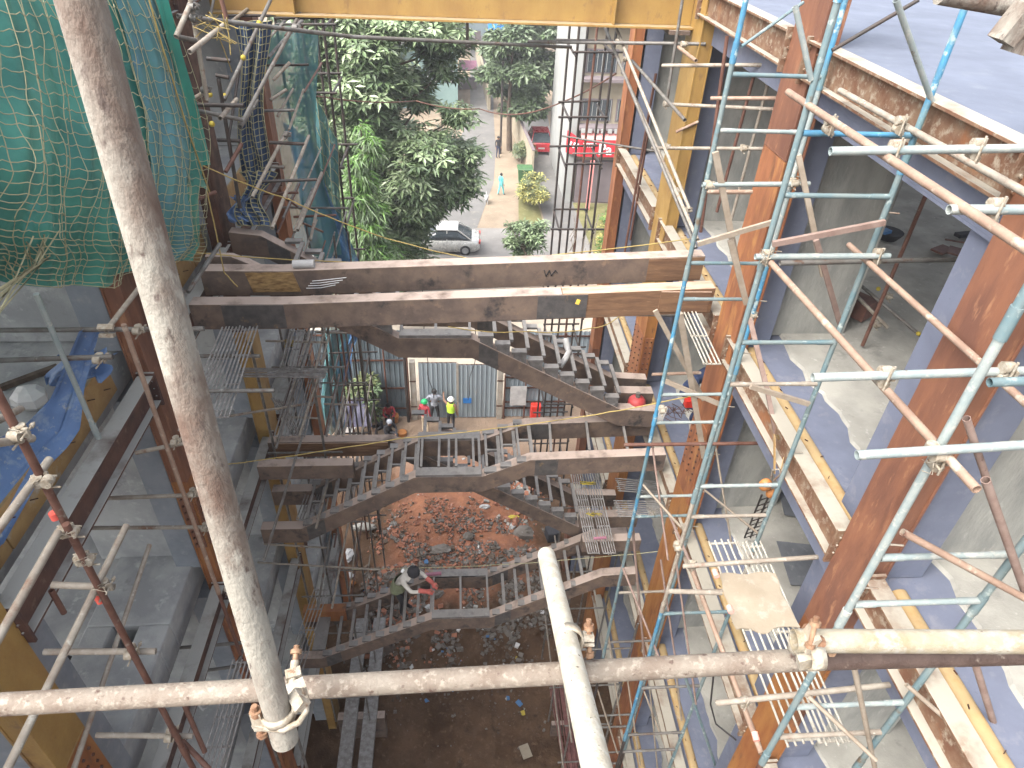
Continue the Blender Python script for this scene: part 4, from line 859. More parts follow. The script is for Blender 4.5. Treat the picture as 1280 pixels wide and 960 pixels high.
for a, b, mt in (((2.1, 11.848, 17.026), (2.9, 7.515, 14.977), 'pipe_grey'), ((2.2, 11.463, 17.082), (2.9, 8.011, 15.263), 'pipe_pale'), ((2.892, 13, 15.888), (2.75, 7.132, 15.263), 'pipe_pale'), ((3.032, 10.3, 17.27), (3.054, 10.3, 15.928), 'pipe_grey'), ((3.242, 10.2, 15.56), (3.55, 10.2, 15.717), 'pipe_pink'),
                 ((2.9, 9.672, 16.807), (2.9, 8.849, 16.815), 'pipe_pink'), ((2.6, 10.9, 16.375), (2.8, 8.548, 16.199), 'pipe_grey'), ((2.649, 9.4, 16.634), (3.672, 8.2, 16.93), 'pipe_pale'), ((2.813, 9.6, 16.109), (3.811, 8.2, 16.442), 'pipe_pale'), ((2.747, 9.6, 15.51), (3.741, 8.2, 15.978), 'pipe_pale'), ((2.87, 8, 16.597), (3.564, 7.8, 16.666), 'pipe_pink'),
                 ((3.06, 8.4, 17.174), (3.259, 8.4, 14.786), 'pipe_rust'), ((3.649, 8.8, 16.764), (3.578, 8.8, 14.904), 'pipe_rust'), ((3.809, 8.7, 16.672), (3.768, 8.7, 14.833), 'pipe_pale'), ((3.319, 12, 15.081), (3.304, 12, 12.971), 'pipe_rust'), ((3.241, 11.8, 16.009), (3.173, 11.8, 12.732), 'pipe_rust')):
    pipe(rs2, a, b, mt, .023, 'tube', 8, True)
for p in ((2.95, 9.6, 15.536), (3.155, 9.4, 14.973), (2.836, 9.6, 16.109), (2.585, 12, 16.429), (2.726, 12, 16.171), (3.118, 10.2, 16.751), (3.235, 9, 14.85), (3.52, 8.3, 15.95)): coupler(rs2, p, (0, 0, 1), (1, 0, 0), 'coupler')
ls2 = thing('tube_scaffold', 'pale tube scaffold with long ledgers past the slim orange column', 'scaffold', (-2.8, 11, 8))
for a, b in (((-2.5, 10.261, 12.112), (-2.5, 7.104, 12.153)), ((-2.4, 10.665, 11.857), (-2.4, 9.28, 11.766)), ((-2.35, 10.696, 11.717), (-2.35, 9.735, 11.685)), ((-2.3, 9.191, 11.831), (-2.5, 8.223, 11.382)), ((-2, 9.371, 11.73), (-2, 7.894, 11.664)), ((-1.9, 9.032, 11.519), (-1.9, 8.021, 11.551)), ((-1.9, 9.226, 10.982), (-1.9, 8.563, 11.072)),
             ((-3.291, 10, 11.988), (-2.249, 10, 11.952)), ((-2.521, 10.4, 11.908), (-1.849, 11.4, 11.226)), ((-2.567, 9.6, 11.097), (-2.159, 9.6, 11.057)), ((-2.483, 10, 10.596), (-1.876, 10, 10.57)), ((-3.548, 8.2, 11.806), (-2.465, 9.4, 11.113)), ((-3.121, 9.4, 10.799), (-2.442, 9.4, 10.753)),
             ((-2.5, 8.387, 11.237), (-2.5, 5.79, 11.426)), ((-2.3, 10.093, 9.728), (-2.3, 7.508, 10.054)), ((-2.4, 8.839, 8.641), (-2.4, 7.079, 8.547)), ((-2.2, 9.351, 8.17), (-2.2, 7.198, 8.366)), ((-3.634, 8.6, 8.404), (-2.457, 8.6, 8.244)), ((-3.843, 8.6, 7.879), (-1.57, 8.6, 7.564)), ((-2.97, 13, 10.297), (-3.026, 13, 8.314))):
    pipe(ls2, a, b, rng.choice(['pipe_pale', 'pipe_grey', 'pipe_pale']), .02, 'tube', 6)
for k in range(26):
    z = rng.choice([13.9, 12.3, 10.9, 8.8, 7.2, 5.4, 3.8]); x = -3.1 + .7 * rng.random(); y = 8.6 + 4 * rng.random()
    pipe(ls2, (x, y, z), (x, y + 1.5 + 1.8 * rng.random(), z + .05), rng.choice(['pipe_pale', 'pipe_grey', 'pipe_rust']), .018, 'ledger', 6)
for k in range(12):
    z = 2.5 + k * 1.0; y = 8.8 + (k % 4) * 1.1
    pipe(ls2, (-3.25, y, z), (-2.0, y, z), 'pipe_grey', .02, 'transom', 6)
for y in (9.0, 10.6, 12.2, 13.8):
    for x in (-3.2, -2.35): pipe(ls2, (x, y, 1), (x, y, 12.0 + rng.random()), 'pipe_grey', .022, 'post', 6)
m = MB(); c = Vector((-2.867, 9.9, 12.021))
for k in range(10): m.path([c + Vector(((rng.random() - .5) * .16, (rng.random() - .5) * .16, (rng.random() - .5) * .16)) for _ in range(4)], .009, 4)
m.build('rope_knot', 'rope_yellow', ls2, kind='stuff')
rs3 = thing('tube_scaffold', 'bamboo and tube scaffold low behind the orange column', 'scaffold', (2.6, 8, 3))
for y in (7.2, 9.0, 10.8):
    for x in (2.3, 3.15): pipe(rs3, (x, y, .5), (x + .1, y, 7.6), 'pipe_grey', .022, 'post', 6)
    for z in (2.2, 3.9, 5.5, 6.8): pipe(rs3, (2.2, y, z), (3.25, y, z), 'pipe_grey', .02, 'transom', 6)
for z in (2.3, 4.0, 5.6): pipe(rs3, (2.3, 6.8, z), (2.3, 11, z), 'pipe_pale', .02, 'ledger', 6)

# ================================================================== THE NEAR RAILING
nr = thing('guard_railing', 'weathered tube railing close to the camera, a thick pole clamped to a long rail', 'railing', (-.3, .7, 17.1))
a = Vector((-0.324, 0.633, 17.302)); b = Vector((-0.383, 0.821, 18.488))
MB().tube(a, b + (b - a) * .2, .0242, 28, hollow=True).build('pole', 'near_pole', nr)
ra, rb = Vector((-1.033, 0.821, 17.127)), Vector((0.768, 0.796, 17.224)); 
MB().tube(ra + (ra - rb) * .2, rb, .0242, 20).build('rail', 'near_rail', nr)
rc = Vector((1.317, 0.769, 17.258))
MB().tube(rb, rc, .0242, 20).build('rail', 'near_rail_dark', nr)
sa, sb = Vector((0.698, 0.78, 17.326)), Vector((1.265, 0.741, 17.347))
MB().tube(sa, sb, .0245, 20, hollow=True).build('spare_rail', 'near_rail_white', nr)
ta, tb = Vector((0.24, 1.23, 17.065)), Vector((0.207, 0.439, 17.511))
m = MB().tube(ta, tb, .0245, 20); m.ball(ta, .0243, (1, 1, .9), seg=16, rings=8)
m.build('stub_tube', 'near_stub_white', nr)
def band(c, ax, r, w, a0, a1, n=14, th=.006):
    # a bent steel strap part way round a tube
    ax = Vector(ax).normalized(); u = ax.cross(Vector((0, 0, 1)) if abs(ax.z) < .9 else Vector((1, 0, 0))).normalized(); v = ax.cross(u); c = Vector(c); P = []
    for k in range(n + 1):
        t = a0 + (a1 - a0) * k / n; d = u * math.cos(t) + v * math.sin(t)
        P.append([c + d * r - ax * w / 2, c + d * (r + th) - ax * w / 2, c + d * (r + th) + ax * w / 2, c + d * r + ax * w / 2, c + d * r - ax * w / 2])
    return P
def bolt(par, p, d, L=.075, r=.0055):
    p, d = Vector(p), Vector(d).normalized(); m = MB()
    m.tube(p - d * L / 2, p + d * L / 2, r, 10); m.tube(p + d * L * .22, p + d * L * .36, r * 2.1, 6); m.tube(p - d * L / 2, p - d * L * .38, r * 1.9, 6)
    for k in range(7): m.tube(p + d * L * (.37 + k * .018), p + d * L * (.376 + k * .018), r * 1.15, 8)
    return m.build('bolt', 'bolt_rust', par)
pax = (b - a).normalized(); rax = (rb - ra).normalized()
def wrap(par, c, ax, r=.0242, w=.026, mat='coupler'):
    cp = MB().grid(band(c, ax, r + .0015, w, -.3, 5.2)).build('strap', mat, par); return cp
def near_coupler(c, ax1, ax2, side):
    c, ax1, ax2 = Vector(c), Vector(ax1).normalized(), Vector(ax2).normalized()
    n = ax1.cross(ax2).normalized(); m = MB()
    for s, ax, o in ((1, ax1, ax2), (-1, ax2, ax1)):
        m.grid(band(c + n * .0245 * s, ax, .0258, .03, 0, 6.2832, 18, .005))
        q = c + n * .0245 * s + o * .041 * side
        m.bar(q - n * .004 - ax * .013, q - n * .004 + ax * .013, .022, .012)
        m.bar(q + n * .010 - ax * .013, q + n * .010 + ax * .013, .022, .006)
    cp = m.build('coupler', 'coupler', nr)
    bolt(cp, c + n * .0245 + ax2 * .043 * side, n); bolt(cp, c - n * .0245 + ax1 * .043 * side, n * -1, .085)
# band clamp at the foot of the pole, its bolt on the left, a hook bolt holding the rail above it
m = MB(); c = Vector((-0.327, 0.647, 17.377))
m.grid(band(c, pax, .0252, .017, 0, 6.2832, 20, .0065)); q = c + Vector((-.033, -.012, 0))
m.bar(q - pax * .022, q + pax * .022, .016, .018); m.bar(q - pax * .012 + Vector((-.01, 0, 0)), c - pax * .012 + Vector((-.012, -.02, 0)), .012, .012)
m.bar(c + Vector((.026, .004, .012)), c + Vector((.05, .012, .03)), .03, .01); m.bar(c + Vector((.032, .0, .022)), c + Vector((.046, .01, .036)), .034, .02)
m.path([c + Vector((.05, .012, .03)), c + Vector((.052, -.008, .014)), c + Vector((.04, -.022, .002)), c + Vector((.014, -.03, -.006)), c + Vector((-.02, -.024, -.006))], .006, 6)
cp = m.build('band_clamp', 'coupler', nr); bolt(cp, q - pax * .004, pax, .08)
h0, h1 = Vector((-0.338, 0.734, 17.266)), Vector((-0.339, 0.8, 17.288)); dd = (h1 - h0).normalized()
m = MB().path([h0 + Vector((.012, 0, -.012)), h0, h0.lerp(h1, .5), h1], .0085, 8); m.obox(h0.lerp(h1, .62), (.03, .02, .018), rz=.3); m.obox(h0.lerp(h1, .2) + Vector((.01, 0, 0)), (.035, .025, .03), rz=.5)
cp = m.build('hook_clamp', 'coupler', nr); bolt(cp, h1, dd, .06)
near_coupler(Vector((0.232, 0.816, 17.265)), rax, (tb - ta).normalized(), 1)
near_coupler(Vector((0.738, 0.777, 17.295)), rax, Vector((.0, .5, .85)), 1)
m = MB().obox(Vector((0.721, 0.77, 17.349)), (.012, .04, .05), ry=.2).obox(Vector((0.721, 0.753, 17.294)), (.03, .02, .035), ry=-.3)
cp = m.build('fork_clamp', 'coupler', nr); bolt(cp, Vector((0.718, 0.766, 17.378)), (0.1, .4, .9), .07)
# raking tube under the right-hand clamp
# ================================================================== NETS, SHEETS, ROPES
def lerp_edge(E, v):
    f = v * (len(E) - 1); i = min(int(f), len(E) - 2); return Vector(E[i]).lerp(Vector(E[i + 1]), f - i)
RE = [(-2.95, 7.824, 17.626), (-2.9, 7.795, 16.925), (-2.9, 7.84, 16.278), (-2.9, 7.588, 15.886), (-2.92, 7.352, 15.573), (-2.92, 7.312, 15.265), (-2.92, 7.287, 15.084), (-2.95, 7.036, 15.042)]
LE = [(-3, 4.599, 18.098), (-2.95, 4.154, 17.629), (-2.85, 3.71, 17.268), (-2.9, 3.593, 16.922), (-3, 3.791, 16.473)]
def curtain_point(u, v):
    v2 = v
    p = lerp_edge(LE, v).lerp(lerp_edge(RE, v), u)
    # folds hang down the sheet, with a slack belly above the gathered hem
    p.x += .055 * math.sin(u * 31 + 2 * v + 1.5 * math.sin(v * 5)) * (.3 + .7 * v) + .03 * math.sin(u * 63 + v * 7) + .16 * math.sin(math.pi * min(1, v * 1.05)) * (1 - .4 * u)
    p.z += (.10 * math.sin(u * 9 + 1) + .05 * math.sin(u * 23)) * max(0, v - .75) * 3 * (1 - u * .4) - .18 * math.sin(math.pi * u) * max(0, v - .5)
    return p
nc = thing('safety_curtain', 'green sheet and pale rope net bulging over the floor edge at the top left corner', 'safety net', (-2.95, 6, 14.8))
m = MB().grid([[curtain_point(u / 70, v / 46) for u in range(71)] for v in range(47)]); m.build('green_sheet', 'net_green', nc)
m = MB().grid([[curtain_point(.70 + .27 * u / 26 - .05 * math.sin(3 * v / 40), v / 40) + Vector((.05 + .015 * math.sin(u * 1.4), 0, 0)) for u in range(27)] for v in range(41)]); m.build('blue_sheet', 'net_teal', nc)
FL0 = [(-2.85, 7.559, 17.659), (-2.8, 7.473, 17.065), (-2.8, 7.482, 16.383), (-2.8, 7.513, 15.896)]; FL1 = [(-2.78, 7.686, 17.647), (-2.76, 7.649, 16.959), (-2.76, 7.778, 16.299), (-2.76, 7.81, 15.801)]
m = MB().grid([[lerp_edge(FL0, v / 16).lerp(lerp_edge(FL1, v / 16), u / 5) + Vector((.02 * math.sin(u * 1.3 + v * .2), 0, 0)) for u in range(6)] for v in range(17)]); m.build('green_flap', 'net_green_flap', nc)
m = MB().grid([[Vector((-2.8, 7.113, 15.913)).lerp(Vector((-2.8, 7.554, 15.838)), u / 4).lerp(Vector((-2.78, 7.59, 15.59)), v / 5) for u in range(5)] for v in range(6)]); m.build('green_corner', 'net_green', nc)
m = MB()
def np_(u, v):
    q = curtain_point(max(0, min(1, u)), max(0, min(1, v)))
    a = noise.noise(Vector((u * 7, v * 6, .5))); b_ = noise.noise(Vector((u * 7, v * 6, 9.5)))
    return q + Vector((.075 + .02 * a, 0, 0))
for i in range(34):
    m.path([np_(i / 33 + .014 * noise.noise(Vector((i, k * .23, 2))) + .012 * math.sin(k * .35), k / 44) for k in range(45)], .0033, 4)
for j in range(30):
    pts = []
    for k in range(100):
        u = k / 99; s = abs(((u * 33) % 1) - .5) * 2         # each mesh sags a little between its knots
        pts.append(np_(u, j / 29 + .009 * (1 - s) + .016 * noise.noise(Vector((u * 4, j, 4)))))
    m.path(pts, .0033, 4)
m.build('rope_net', 'rope_pale', nc)
m = MB()
for k in range(14):
    base = Vector((-2.8, 4.07, 16.405)).lerp(Vector((-2.8, 4.467, 16.334)), rng.random())
    m.path([base + Vector((rng.random() * .1, (rng.random() - .5) * .5, .12 + rng.random() * .1)), base + Vector((0, (rng.random() - .5) * .1, 0)), Vector((-2.8, 3.663, 16.358)) + Vector((0, (rng.random() - .5) * .3, (rng.random() - .5) * .2))], .006, 4)
m.build('gathered_net', 'rope_pale', nc)
m = MB().path([Vector(p) for p in ((-2.74, 7.133, 17.649), (-2.72, 7.123, 17.216), (-2.72, 7.188, 16.842), (-2.72, 7.26, 16.37), (-2.72, 7.375, 15.963), (-2.72, 7.462, 15.623))], .009, 5)
m.build('edge_rope', 'rope_yellow', nc)
def hang(label, TL, TR, BL, BR, mat, name='netting_sheet', nu=18, nv=26, fold=.06, k=14, net=None, cat='netting'):
    TL, TR, BL, BR = map(Vector, (TL, TR, BL, BR)); n = (TR - TL).cross(BL - TL).normalized()
    f = lambda u, v: TL.lerp(TR, u).lerp(BL.lerp(BR, u), v) + n * (fold * math.sin(u * k + 2.2 * math.sin(v * 3)) + fold * .5 * math.sin(u * k * 2.3 + v * 5)) + (TR - TL).normalized() * fold * .8 * math.sin(v * 6 + u * 2)
    t = thing(name, label, cat, tuple(TL))
    MB().grid([[f(u / nu, v / nv) for u in range(nu + 1)] for v in range(nv + 1)]).build('sheet', mat, t)
    if net:
        m = MB()
        for i in range(net[0] + 1): m.path([f(i / net[0], v / 20) - n * .03 * net[3] for v in range(21)], net[2], 4)
        for j in range(net[1] + 1): m.path([f(u / 12, j / net[1]) - n * .03 * net[3] for u in range(13)], net[2], 4)
        m.build('rope_net', 'rope_pale', t)
    return t
hang('navy netting hung flat beside the yellow marked tubes', (-2.821, 9.9, 16.907), (-2.393, 9.9, 16.92), (-3.074, 9.9, 14.955), (-2.737, 9.9, 14.961), 'net_navy', net=(9, 22, .005, 1))
hang('tangled lower tail of the navy netting above the stair landing', (-3.103, 9.85, 14.973), (-2.678, 9.85, 14.98), (-3.145, 9.5, 14.312), (-2.829, 9.5, 14.315), 'net_navy', net=(8, 12, .007, 1), fold=.1, k=20)
hang('crumpled blue sheet bundled low behind the stair landing', (-3.281, 9.7, 14.674), (-3.011, 9.7, 14.678), (-3.248, 9.5, 14.36), (-2.978, 9.5, 14.363), 'tarp_blue', fold=.09, k=17, nu=12, nv=12)
hang('long torn blue sheet slanting down at the open end of the atrium', (-3.785, 15.5, 14.052), (-3.231, 15.5, 13.636), (-3.24, 14.4, 11.28), (-2.327, 14.4, 11.227), 'net_blue', fold=.12)
hang('pale teal sheet hanging behind the torn blue one', (-3.894, 13.9, 16.276), (-2.639, 13.9, 16.082), (-4.143, 13.9, 11.623), (-2.683, 13.9, 11.635), 'net_teal', fold=.14)
hang('narrow teal netting strip with a brown edge at the right of the torn sheets', (-3.059, 15.2, 15.028), (-2.618, 15.2, 13.795), (-3.186, 15.2, 10.769), (-2.69, 15.2, 10.772), 'net_teal', fold=.07, net=(3, 10, .006, 1))
hang('dark blue sheet dangling in front of the corrugated fence', (-3.713, 19.5, 6.518), (-3.199, 19.5, 6.456), (-4.365, 19.5, 3.957), (-3.883, 19.5, 3.811), 'net_blue', fold=.12, k=9)
hang('mottled grey-blue netting covering the foot of the scaffold by the fence', (-4.09, 17.5, 7.619), (-3.253, 17.5, 7.618), (-4.49, 17.5, 3.402), (-3.909, 17.5, 3.216), 'net_teal', fold=.1)
# blue tarpaulin drawn over the slab edge, tied up to the tube
TT = [(-3.35, 5.324, 15.168), (-3.32, 5.434, 15.148), (-3.25, 5.521, 15.084)]
BB = [[(-3.72, 5.138, 14.563), (-3.6, 5.24, 14.574), (-3.45, 5.26, 14.605)], [(-3.78, 4.78, 14.537), (-3.66, 4.953, 14.337), (-3.5, 5.024, 14.322)], [(-3.9, 4.438, 14.617), (-3.7, 4.53, 14.343), (-3.56, 4.822, 14.259)], [(-3.95, 3.959, 14.73), (-3.72, 4.114, 14.341), (-3.6, 4.572, 14.253)], [(-3.8, 3.44, 14.523), (-3.7, 3.565, 14.272), (-3.62, 3.841, 14.121)]]
rows = [TT] + BB
def rs_pt(u, v):
    f = v * (len(rows) - 1); i = min(int(f), len(rows) - 2); a = lerp_edge(rows[i], u); b = lerp_edge(rows[i + 1], u)
    return a.lerp(b, f - i) + Vector((.015 * math.sin(u * 11 + v * 6), 0, .018 * math.sin(u * 9 + v * 4) + .006 * math.sin(u * 31 + v * 3)))
t = tag(MB().grid([[rs_pt(u / 22, v / 44) for u in range(23)] for v in range(45)]).build('blue_tarpaulin', 'tarp_blue'), 'blue tarpaulin tied to a tube and draped down over the ochre form boards', 'tarpaulin')
hang('dark blue rag hanging behind the tied end of the tarpaulin', (-3.906, 5.6, 14.665), (-3.289, 5.6, 14.773), (-3.985, 5.6, 14.398), (-3.463, 5.6, 14.491), 'tarp_blue', fold=.1, k=12, nu=14, nv=10, cat='rag')
def rope(label, pts, mat='rope_yellow', r=.008, drop=None):
    P = []
    for a, b in zip(pts[:-1], pts[1:]): P += sag(a, b, drop if drop is not None else .03, 10, .01)
    return tag(MB().path(P, r, 5).build('rope', mat), label, 'rope')
rope('pale rope slanting down from the green sheet corner towards the silver car', [(-2.898, 7.9, 15.767), (-2.126, 8.4, 15.169), (-1.03, 8.9, 14.427), (0.423, 8.9, 14.057)], drop=.02)
rope('yellow rope strung just above the rear cross beam', [(-3.333, 8.2, 14.522), (-1.015, 8.55, 14.225), (0.74, 8.6, 14.286), (3.269, 8.7, 14.552)], drop=.03)
rope('loose yellow rope end dangling over the board patch on the rear cross beam', [(-2.797, 7.6, 15.604), (-2.803, 7.6, 15.087), (-2.82, 7.6, 14.569), (-2.699, 7.6, 14.373)], drop=.01)
rope('yellow rope stretched in front of the middle stair flight', [(-3.341, 7.3, 11.668), (-0.839, 7.3, 12.124), (1.408, 7.3, 12.43), (3.041, 7, 13.064), (3.863, 6.8, 13.422)], drop=.02)
rope('slack ochre rope hanging across above the upper flight', [(-0.155, 8.3, 13.351), (0.994, 8.3, 13.269), (1.923, 8.3, 13.323), (2.308, 8.3, 13.526)], drop=.05)
rope('thin pale cord stretched low across the pit by the hanging gratings', [(-2.179, 8.9, 7.204), (0.989, 8.4, 7.881), (3.905, 7.2, 9.699)], 'rope_pale', .006, .02)
tag(MB().path(sag((-3.859, 20, 13.392), (-1.373, 24, 12.277), .1, 8) + sag((-1.373, 24, 12.277), (0.758, 24, 12.07), .1, 8) + sag((0.758, 24, 12.07), (2.778, 19, 13.645), .25, 8) + sag((2.778, 19, 13.645), (3.716, 17, 14.842), .05, 5), .02, 5).build('overhead_cable', 'pipe_rust'), 'dark overhead cable sagging across in front of the trees', 'cable')

# ================================================================== GATE, FENCES AND STREET
def corrugated(x0, x1, y, z0, z1, pitch=.19, depth=.028):
    prof = []; x = x0; k = 0
    while x < x1:
        for dx, dy in ((0, 0), (.62, 0), (.72, -1), (.90, -1)):
            xx = x + dx * pitch
            if xx < x1: prof.append((xx, y + dy * depth))
        x += pitch
    prof.append((x1, y))
    m = MB(); m.grid([[(a, b, z0) for a, b in prof], [(a, b, z1) for a, b in prof]], smooth=False)
    m.grid([[(a, b + .004, z1) for a, b in prof], [(a, b + .004, z0) for a, b in prof]], smooth=False)
    return m
gt = thing('site_gate', 'closed pair of corrugated blue-grey gate leaves between two pale posts', 'gate', (-.1, 22.2, 0))
for x0, x1, zt in ((-1.62, -.10, 2.86), (-.04, 1.52, 2.76)):
    lf = corrugated(x0, x1, 22.2, .06, zt).build('gate_leaf', 'fence_blue', gt)
    fr = MB(); fr.box(x0, x1, 22.24, 22.28, .1, .16); fr.box(x0, x1, 22.24, 22.28, 1.4, 1.46); fr.box(x0, x1, 22.24, 22.28, zt - .08, zt - .02); fr.build('leaf_frame', 'rust_dark', lf)
MB().obox((.32, 22.15, .98), (.34, .02, .26)).build('notice_plate', 'tank_blue', gt)
MB().box(-.12, -.03, 22.16, 22.22, .9, 2.86).build('lock_stile', 'post_pale', gt)
for x, nm in ((-1.86, 'left'), (1.66, 'right')):
    t = thing('gate_post', f'pale concrete gate post on the {nm} of the corrugated gate leaves', 'gate post', (x, 22.2, 0))
    MB().box(x - .11, x + .11, 22.1, 22.34, 0, 2.95).build('shaft', 'post_pale', t, bevel=.01)
    m = MB(); m.box(x - .13, x + .13, 22.085, 22.10, .7, .76); m.box(x - .13, x + .13, 22.085, 22.10, 2.0, 2.06); m.build('hinge_strap', 'rust_dark', t)
tag(MB().tube((-2.12, 22.0, 0), (-2.12, 22.0, 4.6), .06, 8).build('scaffold_pole', 'pipe_black'), 'dark pole standing at the end of the tall fence beside the gate', 'pole')
def fence(label, x0, x1, y, zt, mat, panels):
    t = thing('corrugated_fence', label, 'fence', ((x0 + x1) / 2, y, 0))
    w = (x1 - x0) / panels
    for k in range(panels):
        corrugated(x0 + k * w + .006, x0 + (k + 1) * w - .006, y + .012 * (k % 2), .04, zt + .04 * rng.random()).build('sheet_panel', mat, t)
    for z in (.5, zt * .36, zt * .68, zt - .2):
        MB().box(x0, x1, y - .075, y - .03, z, z + .06).build('rail', 'rust_dark', t)
    for k in range(panels + 1):
        MB().tube((x0 + k * w, y - .11, 0), (x0 + k * w, y - .11, zt), .035, 8).build('post', 'pipe_rust', t)
    return t
fence('tall dark corrugated fence left of the gate, behind the shrub', -7.4, -2.05, 22.3, 4.3, 'fence_dark', 6)
fence('low corrugated fence right of the gate with a paper notice on it', 1.85, 4.4, 22.25, 2.3, 'fence_blue', 3)
fence('corrugated boundary sheeting seen through the upper flight near the right columns', 2.4, 9.5, 23.6, 3.4, 'fence_blue', 7)
tag(MB().box(2.08, 2.75, 22.09, 22.1, .75, 1.75).build('paper_notice', 'litter_white'), 'white paper notice pasted on the low fence right of the gate', 'notice')
tag(MB().obox((3.15, 21.9, .55), (.42, .3, .8)).build('fuel_can', 'lamp_red', bevel=.04), 'red drum standing against the low fence right of the gate', 'drum')
for k, (p, q) in enumerate((((-1.254, 20.9, 4.381), (-1.026, 20.9, 2.139)), ((0.593, 20.9, 4.231), (0.3, 20.9, 2.006)))):
    pts = sag(p, q, 0, 8); pts = [a + Vector((.05 * math.sin(i * 1.1), 0, 0)) for i, a in enumerate(pts)]
    pts = [Vector(p) + Vector((0, .2, 2.4))] + pts
    tag(MB().path(pts, .014, 5).build('hanging_cable', 'wire_black'), 'black cable hanging in front of the ' + ('first gate leaf behind the striped shirt' if k == 0 else 'second gate leaf beside the lime vest'), 'cable')
# ---- trees
def leaf_whorl(m, c, n, L, w, tilt, mi, droop=.25):
    ax = Vector((rng.gauss(0, tilt), rng.gauss(0, tilt), 1)).normalized(); u = ax.cross(Vector((1, .3, 0))).normalized(); v = ax.cross(u); ph = rng.random() * 6.28
    o = len(m.v)
    for k in range(n):
        t = ph + 6.283 * k / n; d = (u * math.cos(t) + v * math.sin(t)); s = ax.cross(d); l = L * (.75 + .5 * rng.random())
        a = c + d * l * .12; b = c + d * l * .55 + s * w - ax * droop * l * .2; e = c + d * l - ax * droop * l; f = c + d * l * .55 - s * w - ax * droop * l * .2
        i = len(m.v); m.v += [tuple(a), tuple(b), tuple(e), tuple(f)]; m.f.append([i, i + 1, i + 2, i + 3]); m.mi.append(mi); m.sm.append(False)
def tree(name, label, base, top, clumps, leaves, mats, L, w, nl=6, tilt=.35, trunk_r=.18, bark='bark', spread=None, group=None, droop=.25, cat='tree', fill=.35):
    t = thing(name, label, cat, tuple(base), group); base, top = Vector(base), Vector(top); m = MB()
    fork = base.lerp(top, .35) + Vector(((rng.random() - .5) * .4, (rng.random() - .5) * .4, 0))
    m.tube(base - Vector((0, 0, .1)), fork, trunk_r, 9, r2=trunk_r * .72)
    m.tube(fork, top, trunk_r * .72, 8, r2=trunk_r * .15)
    for c, r in clumps:
        c = Vector(c); s = fork.lerp(top, max(0.02, min(.85, (c.z - fork.z) / max(.1, top.z - fork.z) - .15)))
        mid = s.lerp(c, .5) + Vector((0, 0, -.12 * (c - s).length)); rr = trunk_r * .3
        m.tube(s, mid, rr, 6, r2=rr * .7); m.tube(mid, c, rr * .7, 6, r2=rr * .25)
        for k in range(5):
            e = c + Vector((rng.gauss(0, .5), rng.gauss(0, .5), rng.gauss(.15, .35))) * r
            m.tube(mid.lerp(c, .6), e, rr * .3, 4, r2=rr * .1)
    m.build('trunk', bark, t)
    m = MB(); tot = sum(r * r for _, r in clumps)
    for c, r in clumps:
        c = Vector(c); n = int(leaves * r * r / tot)
        for k in range(n):
            d = Vector((rng.gauss(0, 1), rng.gauss(0, 1), rng.gauss(0, 1))).normalized(); q = rng.random() ** fill
            p = c + Vector((d.x, d.y, d.z * .62)) * r * q * (1 + .35 * noise.noise(d * 2.3 + c))
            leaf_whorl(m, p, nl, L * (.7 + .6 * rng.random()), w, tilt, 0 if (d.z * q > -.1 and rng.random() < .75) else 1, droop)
    m.build('crown', mats, t)
    return t
rng.seed(21)
cl = []
for k in range(70):         # big tree: clumps round a tall irregular crown
    z = 1.2 + 12.4 * (k / 69); mx = 3.9 * (1 - .30 * abs(z - 7.5) / 7); a = rng.random() * 6.28; q = mx * (.35 + .65 * rng.random() ** .6)
    low = max(0, 1 - z / 5.2); mx *= 1
    cl.append(((-3.15 - 2.6 * low + q * (1 - .35 * low) * math.cos(a) * .98, 32.4 + q * math.sin(a) * .7, z), .75 + .75 * rng.random()))
cl = [((min(x, (-1.75 if z < 4.6 else -.9 if z < 5.8 else 9) - r * .8), y, z), r) for (x, y, z), r in cl]
for k in range(22): cl.append(((-6.3 + 2.6 * rng.random(), 31.5 + 1.6 * rng.random(), 6.2 + 7.2 * k / 21), .8 + .6 * rng.random()))
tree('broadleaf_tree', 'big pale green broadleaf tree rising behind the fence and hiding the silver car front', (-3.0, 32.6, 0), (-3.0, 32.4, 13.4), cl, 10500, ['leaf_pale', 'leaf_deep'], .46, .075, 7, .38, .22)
cl = [((-3.75 + .25 * rng.gauss(0, 1), 27.6 + .3 * rng.gauss(0, 1), 3.2 + 7.0 * k / 22), .95 * (1 - .72 * k / 22)) for k in range(23)]
tree('columnar_tree', 'narrow bright green columnar tree in front of the big pale green one', (-3.75, 27.6, 0), (-3.75, 27.6, 10.4), cl, 3400, ['leaf_lime', 'leaf_deep'], .40, .03, 5, .5, .1, droop=.8)
for (bx, by, hgt, rad, n, lb) in ((4.25, 56.5, 9.6, 2.0, 22, 'dark dense tree beside the lane, left of the red car'), (5.6, 66, 11.5, 3.2, 18, 'dark tree behind the compound wall with its crown under the yellow girder'), (9.2, 66, 11.5, 3.4, 18, 'tall dark tree behind the red car, beside the cream building'), (8.0, 88, 14, 5, 14, 'hazy dark tree farthest up the lane behind the others')):
    cl = []
    for k in range(n):
        a = rng.random() * 6.28; q = rad * rng.random() ** .6; z = hgt * (.28 + .68 * rng.random())
        cl.append(((bx + q * math.cos(a) * (1.1 - .4 * z / hgt), by + q * math.sin(a), z), rad * (.32 + .2 * rng.random())))
    tree('dense_tree', lb, (bx, by, 0), (bx, by, hgt), cl, 3000, ['leaf_dark', 'leaf_deep'], .55, .13, 6, .5, .25, group='dark trees along the lane')
